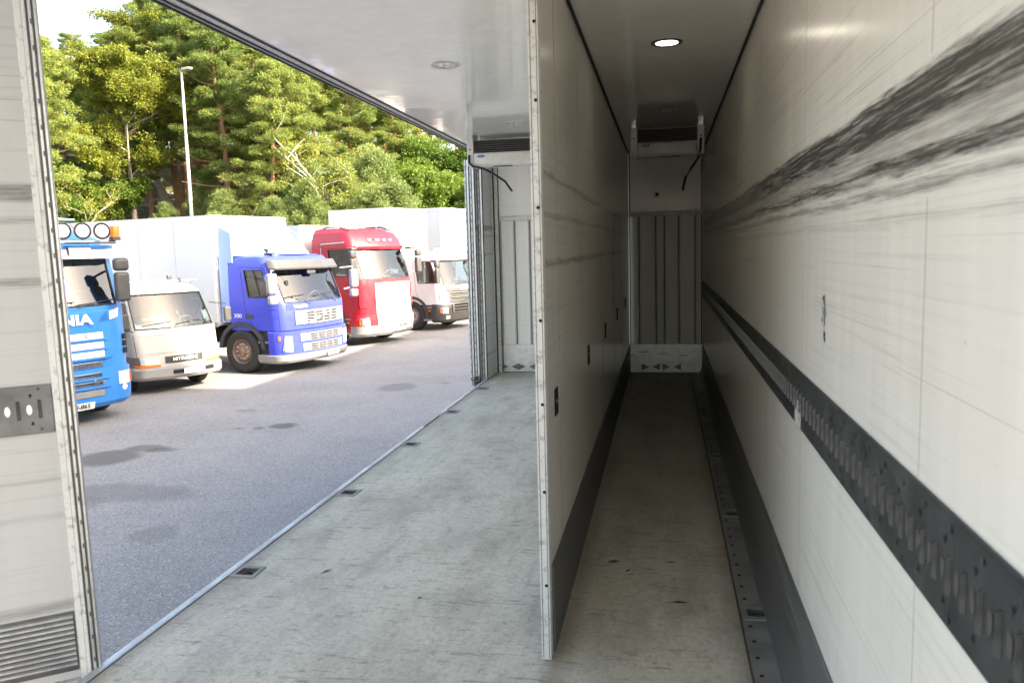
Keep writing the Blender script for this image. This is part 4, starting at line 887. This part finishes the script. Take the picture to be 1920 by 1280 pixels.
        MB().box((-2.66, -1.26, 3.0), (-2.58, 1.26, 3.06)).box((-2.66, 1.22, 1.3), (-2.58, 1.27, 3.06)).build('box_frame', 'visor', t)
    return t
sB = scania('blue', (-9.62, 11.20, 0), R(-28), 'azure blue lorry with roof spotlights and orange beacon at left')
sR = scania('red', (-8.154, 23.142, 0), R(-22.5), 'red high roof lorry with white grille and white box')
sW = scania('white', (-7.04, 27.61, 0), R(-17), 'white lorry with black bumper and silver grille beside red lorry')
c5 = copy_tree(sW); c5.location = (-6.3, 32.0, 0); c5.scale = (1, 1, 1.04); c5['label'] = 'white lorry mostly hidden behind the folded door leaves'
# ---- small silver-white lorry ----
def canter():
    t = thing('small_lorry', 'small old silver white lorry between blue lorries', 'lorry', (-9.82, 14.84, 0), R(-28))
    rows = [(.50, .0, .90, .22, .10), (.80, .0, .93, .22, .12), (1.28, -.08, .94, .22, .12), (1.33, -.12, .94, .22, .12), (2.02, -.50, .86, .18, .12), (2.10, -.60, .84, .18, .12), (2.17, -.75, .78, .16, .1), (2.20, -.95, .68, .12, .06)]
    c = Cab(rows, 1.55)
    zs = [.50, .62, .80, 1.05, 1.28, 1.33, 1.5, 1.68, 1.85, 2.02, 2.10, 2.17, 2.20]
    c.shell(zs, U_STD, [(-1.4, 1.4, 1.33, 2.02), (-2.5, -1.7, 1.33, 1.85), (1.7, 2.5, 1.33, 1.85)], 'offwhite', t)
    c.pane(-1.4, 1.4, 1.33, 2.02, 'glass', t, 'windscreen'); c.pane(-2.5, -1.7, 1.33, 1.85, 'darkglass', t, 'side_window'); c.pane(1.7, 2.5, 1.33, 1.85, 'darkglass', t, 'side_window')
    c.line([(-1.4, 1.33), (-1.4, 2.02), (1.4, 2.02), (1.4, 1.33), (-1.4, 1.33)], .014, 'windscreen_seal', 'black', t)
    c.line([(-1.7, 1.33), (-1.7, 1.85), (-2.5, 1.85), (-2.5, 1.33), (-1.7, 1.33)], .012, 'window_seal', 'black', t)
    interior(t, c, -1.5, -.15, .75, 1.30, .85, 'lightseat', True)
    rounded('seat_back', 'seat', t, (-1.38, .0, 1.72), (.1, .42, .62), .06)
    MB().box((-1.55, -.85, .8), (-1.50, .85, 1.5)).build('rear_lining', 'inner', t)
    c.patch('front_band', 'silver', t, [(-1.3, 1.20), (1.3, 1.20), (1.3, 1.30), (-1.3, 1.30)], .004, .006, 14, 1)
    low = Cab([(.30, .06, .93, .22, .14), (.36, .10, .96, .24, .14), (.52, .10, .96, .24, .14), (.56, .04, .94, .24, .14)], .75)
    low.shell([.30, .36, .44, .52, .56], [u for u in U_STD if abs(u) <= 2.3], [], 'silver', t, 'bumper')
    for a, b_ in ((-.30, -.08), (.42, .64)): low.patch('bumper_opening', 'void', t, low.rect(a, b_, .40, .48), .004, .006, 3, 1)
    plate(low, t, .13, .43, '', .46, .11, False, .02)
    c.patch('front_crease', 'offwhite', t, [(-1.2, .84), (1.2, .84), (1.2, .86), (-1.2, .86)], .004, .01, 12, 1)
    g = c.patch('grille', 'plastic', t, c.rect(-.40, .42, .62, .76), .004, .012, 6, 1, .004)
    for k in range(4): c.patch('grille_slat', 'plastic', g, c.rect(-.38, .40, .635+k*.032, .643+k*.032), .004, .02, 6, 1)
    text('MITSUBISHI', .095, 'plate', g, c.mtx(0, .69, .03), bold=.002, xs=1.12)
    em = MB()
    for k in range(3):
        a = PI/2+k*2*PI/3; p = Vector((0, math.cos(a), math.sin(a)))*.05; q_ = Vector((0, -math.sin(a), math.cos(a)))*.018
        em.add([(0, 0, 0), tuple(p*.5+q_), tuple(p), tuple(p*.5-q_), (.006, 0, 0), tuple(p*.5+q_+Vector((.006, 0, 0))), tuple(p+Vector((.006, 0, 0))), tuple(p*.5-q_+Vector((.006, 0, 0)))], [(0, 1, 2, 3), (4, 5, 6, 7), (0, 1, 5, 4), (1, 2, 6, 5), (2, 3, 7, 6), (3, 0, 4, 7)])
    e_ = em.build('diamond_emblem', 'silver', t); e_.location = c.S(.0, .95)+Vector((.006, 0, 0))
    for sg in (-1, 1):
        cs = [(sg*1.45, .62), (sg*.72, .60), (sg*.74, .76), (sg*1.45, .76)][::sg]
        h = c.patch('headlight', 'lampwhite', t, cs, .004, .008, 6, 1); c.patch('lens', 'lens', h, cs, .004, .018, 6, 1)
        cs = [(sg*1.9, .575), (sg*.72, .565), (sg*.72, .605), (sg*1.9, .615)][::sg]; c.patch('indicator', 'orange', t, cs, .004, .02, 8, 1)
        wheel(t, -.98, sg*.78, .38, 'greyrim', .22, 28, 6)
        mm = rounded('mirror', 'plastic', t, (-.12, sg*1.12, 1.52), (.08, .16, .32), .03); MB().tube([(-.45, sg*.9, 1.78), (-.12, sg*1.1, 1.74)], .012, 6).tube([(-.2, sg*.93, 1.30), (-.12, sg*1.1, 1.34)], .012, 6).build('mirror_arm', 'plastic', t)
    c.line([(-1.62, .75), (-1.62, 1.33), (-1.64, 1.9), (-2.6, 1.92), (-2.6, .9)], .005, 'door_seam', 'void', t, 0)
    c.patch('side_skirt', 'midplastic', t, [(-2.6, .52), (-1.5, .52), (-1.5, .78), (-2.6, .78)], .003, .006, 6, 1)
    wiper(c, t, -.15, 1.29, -.62, 1.42); wiper(c, t, .80, 1.29, .35, 1.42)
    rk = MB()
    for sg in (-.72, .72): rk.tube([(-.62, sg, 2.26), (-1.45, sg, 2.28)], .016, 6)
    for x in (-.62, -1.0, -1.40): rk.tube([(x, -.74, 2.27), (x, .74, 2.27)], .016, 6)
    for x in (-.8, -1.3):
        for y in (-.7, .7): rk.tube([(x, y, 2.12), (x, y, 2.27)], .012, 6)
    rk.build('roof_rack', 'silver', t)
    rounded('work_lamp', 'plastic', t, (-.62, .12, 2.35), (.06, .1, .1), .02); rounded('clamp', 'plastic', t, (-.62, .35, 2.30), (.06, .05, .07), .01)
    MB().box((-5.2, -.38, .5), (-.3, -.30, .7)).box((-5.2, .30, .5), (-.3, .38, .7)).build('chassis_frame', 'chassis', t)
    MB().box((-5.2, -.98, .78), (-1.75, .98, .9)).build('flat_bed', 'silver', t, .01)
    MB().box((-5.2, -.98, .9), (-5.16, .98, 1.25)).box((-1.80, -.98, .9), (-1.75, .98, 1.4)).build('bed_board', 'silver', t)
    for y in (-.78, .78): wheel(t, -4.0, y, .38, 'greyrim', .4, 24, 5)
    MB().box((-.8, -.7, .4), (-.1, .7, .55)).build('engine_underside', 'void', t)
    return t
canter()
# ================= lamp post, trees =================
M['lampgrey'] = mat('galvanised pole', (.42, .43, .44), .5, .1, .05)
lp = thing('lamp_post', 'tall pale grey lamp post behind the lorries', 'lamp post', (-21.6, 34, 0))
MB().tube([(0, 0, 0), (0, 0, 3), (0, 0, 11.2)], [.11, .10, .05], 12).build('post', 'lampgrey', lp)
MB().tube([(0, 0, 11.15), (.12, -.04, 11.28), (.3, -.1, 11.30)], .04, 8).build('arm', 'silver', lp)
rounded('lamp_head', 'lampgrey', lp, (.35, -.12, 11.26), (.55, .22, .11), .04, -.3)
def leaves(cen, rad, n, size, name, m, parent, flat=.7, seed=0, slim=.35):
    """n small faces spread through each clump"""
    r = np.random.default_rng(seed); cen = np.array(cen, float); rad = np.array(rad, float); k = len(cen)
    idx = np.repeat(np.arange(k), n); N = len(idx)
    d = r.normal(size=(N, 3)); d /= np.linalg.norm(d, axis=1)[:, None]; rr = r.random(N)**.45
    off = d*rr[:, None]*rad[idx][:, None]; off[:, 2] *= flat; p = cen[idx]+off
    a = d*.9+r.normal(size=(N, 3))*.75; a[:, 2] += .25; a /= np.linalg.norm(a, axis=1)[:, None]
    b = np.cross(a, r.normal(size=(N, 3))); b /= np.linalg.norm(b, axis=1)[:, None]
    s = size*(.6+.8*r.random(N))[:, None]
    v = np.empty((N, 3, 3)); v[:, 0] = p-b*s*slim; v[:, 1] = p+b*s*slim; v[:, 2] = p+a*s
    me = bpy.data.meshes.new(name); me.vertices.add(N*3); me.vertices.foreach_set('co', v.ravel())
    me.loops.add(N*3); me.loops.foreach_set('vertex_index', np.arange(N*3)); me.polygons.add(N)
    me.polygons.foreach_set('loop_start', np.arange(N)*3); me.polygons.foreach_set('loop_total', np.full(N, 3)); me.update()
    me.materials.append(M[m]); o = bpy.data.objects.new(name, me); C.objects.link(o); o.parent = parent; return o
def tree(kind, seed):
    rd = random.Random(seed); t = bpy.data.objects.new({'pine': 'pine_tree', 'young': 'young_pine', 'oak': 'oak_tree', 'green': 'leafy_tree', 'bare': 'bare_tree', 'bush': 'bush'}[kind], None); C.objects.link(t)
    tb = MB(); cs, rs = [], []
    if kind == 'pine':
        H = 12.5; lean = [rd.uniform(-.5, .5), rd.uniform(-.5, .5)]
        tp = [Vector((lean[0]*max(0, z/H)**1.5+.12*math.sin(z*.7+seed), lean[1]*max(0, z/H)**1.5+.1*math.cos(z*.6+seed), z)) for z in np.linspace(-.8, H*.97, 12)]
        tb.tube(tp, [.21-.17*i/11 for i in range(12)], 7)
        nb = 50
        for i in range(nb):
            f_ = .32+.66*(i/nb)**.8; z = H*f_; base = tp[min(11, int((z+.8)/(H*.97+.8)*11))].copy(); base.z = z
            ln = (3.0*(1-f_)**.55+.45)*rd.uniform(.5, 1.1)*(.65 if f_ < .42 else 1); az = i*2.4+rd.uniform(-.5, .5)
            up = rd.uniform(-.05, .35)+max(0, f_-.7)*.9
            p1 = base+Vector((math.cos(az), math.sin(az), up*.4))*ln*.5; p2 = base+Vector((math.cos(az), math.sin(az), up))*ln
            tb.tube([base, p1, p2], [.05*(1.2-f_), .03*(1.2-f_), .01], 4, False)
            if f_ < .42 and rd.random() < .5: continue
            for k in range(rd.randint(4, 6)):
                u = rd.uniform(.35, 1.05); p = base.lerp(p2, u)+Vector((rd.gauss(0, .30), rd.gauss(0, .30), rd.uniform(-.02, .28))); cs.append(p); rs.append(rd.uniform(.24, .50))
        tag(tb.build('trunk', 'pinebark', t), None); leaves(cs, rs, 330, .105, 'crown', 'pine', t, .45, seed, .17)
    elif kind == 'young':
        H = 5.0; tb.tube([(0, 0, -.5), (.03, 0, 2.5), (0, .02, 4.9)], [.08, .05, .015], 6)
        for i in range(60):
            f_ = .06+.93*(i/60); z = H*f_; ln = (1.55*(1-f_)**.8+.12)*rd.uniform(.7, 1.15); az = i*2.4+rd.uniform(-.4, .4)
            d = Vector((math.cos(az), math.sin(az), .55)); base = Vector((0, 0, z)); tb.tube([base, base+d*ln], [.018, .006], 4, False)
            for k in range(3): u = (k+1)/3; cs.append(base+d*ln*u+Vector((rd.gauss(0, .08), rd.gauss(0, .08), .06))); rs.append(rd.uniform(.16, .30))
        cs.append(Vector((0, 0, H))); rs.append(.15)
        tb.build('trunk', 'greybark', t); leaves(cs, rs, 230, .085, 'crown', 'youngpine', t, 1.0, seed, .16)
    elif kind in ('oak', 'green', 'bare'):
        H = {'oak': 12.5, 'green': 7.5, 'bare': 8.0}[kind]
        def grow(p, d, ln, r, lev):
            pts_ = [p]; q_ = p.copy(); dd_ = d.copy()
            for k in range(4):
                dd_ = (dd_+Vector((rd.gauss(0, .14), rd.gauss(0, .14), rd.gauss(.03, .1)))).normalized(); q_ = q_+dd_*ln/4; pts_.append(q_.copy())
            tb.tube(pts_, [r*(1-.13*k) for k in range(5)], 7 if lev < 1 else 5, False)
            if lev >= 2 or (kind != 'bare' and lev >= 1):
                for q2 in pts_[1:]:
                    for k in range(3 if lev >= 2 else 1): cs.append(q2+Vector((rd.gauss(0, .28), rd.gauss(0, .28), rd.gauss(.05, .2)))); rs.append(rd.uniform(.22, .50))
            if lev < 3:
                for k in range({0: 9, 1: 4, 2: 3}[lev] if kind != 'bare' else {0: 7, 1: 3, 2: 2}[lev]):
                    u = rd.uniform(.40 if lev == 0 else .25, 1); j = min(3, int(u*4)); bp = pts_[j].lerp(pts_[j+1], u*4-j)
                    az = rd.uniform(0, 2*PI); sp = rd.uniform(.7, 1.3); nd = (dd_*.55+Vector((math.cos(az), math.sin(az), .25))*sp*.8).normalized()
                    grow(bp, nd, ln*(.42 if lev == 0 else .58)*rd.uniform(.7, 1.15), r*.45, lev+1)
        grow(Vector((0, 0, -.5)), Vector((rd.uniform(-.05, .05), 0, 1)), H*.8, .2 if kind != 'bare' else .09, 0)
        tb.build('trunk', 'greybark' if kind != 'bare' else 'deadwood', t)
        if kind != 'bare': leaves(cs, rs, 85 if kind == 'oak' else 120, .105, 'crown', 'oakleaf' if kind == 'oak' else 'greenleaf', t, .8, seed, .42)
        else: leaves(cs[::7], rs[::7], 30, .08, 'crown', 'oakleaf', t, .8, seed, .4)
    else:
        for i in range(26):
            a = rd.uniform(0, 2*PI); r_ = rd.uniform(0, .9); z = rd.uniform(.3, 1.6); p = Vector((r_*math.cos(a), r_*math.sin(a), z*(1.1-.4*r_))); cs.append(p); rs.append(rd.uniform(.25, .45)); tb.tube([(0, 0, -.1), p], [.02, .006], 4, False)
        tb.build('stem', 'greybark', t); leaves(cs, rs, 220, .09, 'crown', 'greenleaf' if seed % 2 else 'oakleaf', t, .8, seed, .42)
    return t
protos = {'pine': [tree('pine', 11+k) for k in range(6)], 'young': [tree('young', 31+k) for k in range(3)], 'oak': [tree('oak', 41), tree('oak', 43)], 'green': [tree('green', 51), tree('green', 53)], 'bare': [tree('bare', 61), tree('bare', 62)], 'bush': [tree('bush', 71), tree('bush', 72)]}
used = set()
LAB = {'pine': ('scots pine with orange trunk standing in the wood on the hill', 'pine tree', 'pines on the wooded hill'),
       'young': ('young bright green pine at the foot of the hill', 'pine tree', 'young pines at the foot of the hill'),
       'oak': ('broad yellowing oak among the pines', 'oak tree', None), 'green': ('fresh green leafy tree behind the white boxes', 'tree', 'green leafy trees'),
       'bare': ('thin half bare tree with pale branches in front of pines', 'tree', 'half bare trees'), 'bush': ('low leafy bush on the slope behind the lorries', 'bush', 'bushes on the slope')}
def put(kind, u, dist, h, label=None, group=1, top=None, sx=1.0):
    """u = compass bearing of the tree from the yard's rear corner, in degrees left of the lorry axis"""
    a = R(u); x, y = -math.sin(a)*dist, math.cos(a)*dist; z = hz(x, y)
    L = protos[kind]; k = random.randrange(len(L)); o = L[k]
    if (kind, k) in used: o = copy_tree(o)
    used.add((kind, k)); H0 = {'pine': 12.5, 'young': 5.0, 'oak': 12, 'green': 8.5, 'bare': 8.5, 'bush': 1.9}[kind]
    s = h/H0; o.location = (x, y, z-.1); o.rotation_euler = (random.gauss(0, .02), random.gauss(0, .02), random.uniform(0, 6.28)); o.scale = (s*sx, s*sx, s)
    lb, ct, gr = LAB[kind]; o['label'] = label or lb; o['category'] = ct
    if label is None and gr: o['group'] = gr
    return o
ORD = ['first', 'second', 'third', 'fourth', 'fifth', 'sixth', 'seventh', 'eighth', 'ninth', 'tenth', 'eleventh', 'twelfth', 'thirteenth', 'fourteenth', 'fifteenth', 'sixteenth', 'seventeenth', 'eighteenth']
def ordlabels(rows, what):
    """labels counted outwards from the lamp post"""
    out = {}
    rr = sorted([a for a in rows if a[0] >= 352]); ll = sorted([a for a in rows if a[0] < 352], reverse=True)
    for side, L in (('right', rr), ('left', ll)):
        for i, a in enumerate(L):
            if i < len(ORD): out[a] = what % (ORD[i], side)
    return out
def bear(px): return math.degrees(yaw)+math.degrees(math.atan((960-px)/FPX))
put('pine', bear(100), 38, 11.2, 'tall lone scots pine beside the open door leaf')
put('oak', bear(272), 44, 8.9, 'tall yellowing oak with grey trunk among the pines'); put('oak', bear(322), 52, 9.8, 'yellow green oak just left of the lamp post top')
put('bare', bear(197), 41, 5.5, 'thin dead birch with white branches on the rocky slope'); put('bare', bear(705), 37, 9.0, 'half bare tree with pale forked branches among pines')
PL = [(105, 46, 9), (140, 50, 9), (175, 47, 9.2), (205, 57, 10.5), (245, 48, 9.5), (262, 54, 11), (298, 47, 9.5), (325, 58, 11.5), (365, 52, 13), (395, 50, 13), (428, 54, 13), (455, 46, 11), (485, 57, 13), (535, 52, 12), (565, 54, 12), (625, 55, 12), (668, 56, 12), (700, 56, 12), (735, 48, 10.5), (775, 52, 10), (150, 55, 10.5), (180, 62, 10.5), (215, 50, 10.5), (235, 62, 11.5), (300, 52, 13.0), (352, 48, 13.5), (378, 45, 13), (410, 46, 13), (440, 41, 12.5), (468, 50, 13), (500, 44, 12.5), (520, 39, 11), (548, 46, 12.5), (578, 41, 11.5), (610, 45, 12), (640, 50, 12.5), (660, 42, 10.5), (690, 47, 12), (722, 52, 11.5), (750, 45, 9.5), (800, 58, 11), (835, 54, 10), (868, 60, 11), (905, 62, 12), (85, 60, 12), (60, 52, 12), (20, 48, 12), (-40, 52, 12), (-110, 50, 13), (-200, 52, 13), (390, 58, 14), (430, 62, 14), (480, 66, 14), (530, 62, 14), (590, 60, 14), (650, 64, 14), (710, 66, 14), (760, 60, 12), (330, 64, 14), (280, 68, 13), (130, 70, 12), (960, 66, 12), (1040, 64, 12), (1130, 68, 12), (820, 72, 13), (880, 74, 13), (560, 74, 14), (460, 78, 14), (360, 78, 14), (250, 80, 13)]
fl = ordlabels([a for a in PL if a[1] <= 52 and 0 < a[0] < 890], 'scots pine in the front rows, %s to the %s of the lamp post')
for a in PL: put('pine', bear(a[0]), a[1], a[2]*(.66 if -50 < a[0] < 262 else .80 if a[0] < 310 else 1)*random.uniform(.93, 1.05), fl.get(a))
YL = [(300, 38.5, 3.6), (326, 41.5, 3.8), (385, 38, 4.0), (420, 36, 4.4), (455, 35, 3.8), (490, 35.5, 3.8), (545, 35, 4.2), (585, 35.5, 5.6), (618, 35, 4.6), (645, 36, 6.2), (680, 35, 4.8), (715, 35.5, 5.4), (748, 35, 5.6), (770, 36, 4.6), (250, 35, 2.8), (520, 37, 5.0), (600, 38.5, 6.4), (690, 39, 7.0), (730, 38, 6.6), (440, 38.5, 5.2), (400, 42, 5.2)]
fl = ordlabels(YL, 'young bushy pine behind the white boxes, %s to the %s of the lamp post')
for a in YL: put('young', bear(a[0]), a[1]+random.uniform(-.4, .4), a[2], fl.get(a), sx=random.uniform(.95, 1.2))
for px, dd_, h in [(795, 42, 7.0), (825, 40, 6.6), (855, 38, 4.8), (880, 40, 5.5), (780, 46, 8), (850, 46, 7.2), (905, 42, 6), (125, 44, 6), (165, 42, 5.4), (960, 44, 7), (330, 50, 8), (230, 56, 7), (270, 60, 8)]: put('green', bear(px), dd_, h, {795: 'rounded green leafy tree at the left end of the green clump by the door leaves', 855: 'lower bright green tree in front of the green clump', 825: 'full green leafy tree in the middle of the clump above the farthest box', 880: 'green leafy tree touching the folded door leaves', 780: 'tall green tree standing behind the left end of the green clump', 850: 'tall green tree standing behind the middle of the green clump'}.get(px), sx=1.2)
BL = {110: 'low bush just above the orange beacon of the azure lorry', 235: 'low bush right above the left end of the long white box', 265: 'pale bush beside the grey trunk of the oak', 475: 'low bush above the right end of the first white box', 860: 'bright bush left of the folded door leaves', 800: 'bush above the farther white box roof, left of the door leaves', 345: 'low bush at the foot of the lamp post', 570: 'low bush above the roof fairing of the violet blue lorry'}
for px, dd_, h in [(110, 34.5, 1.9), (140, 34, 2.2), (170, 35, 2.0), (205, 34.5, 1.7), (235, 36, 1.6), (265, 34.5, 2.2), (290, 37, 1.6), (475, 34, 1.7), (860, 34.5, 2.6), (880, 35, 2.6), (830, 34, 2.2), (800, 34.5, 2.0), (570, 34, 1.8), (345, 34, 1.8), (90, 37, 2.6), (130, 38, 2.8)]: put('bush', bear(px), dd_, h, BL.get(px), sx=1.5)
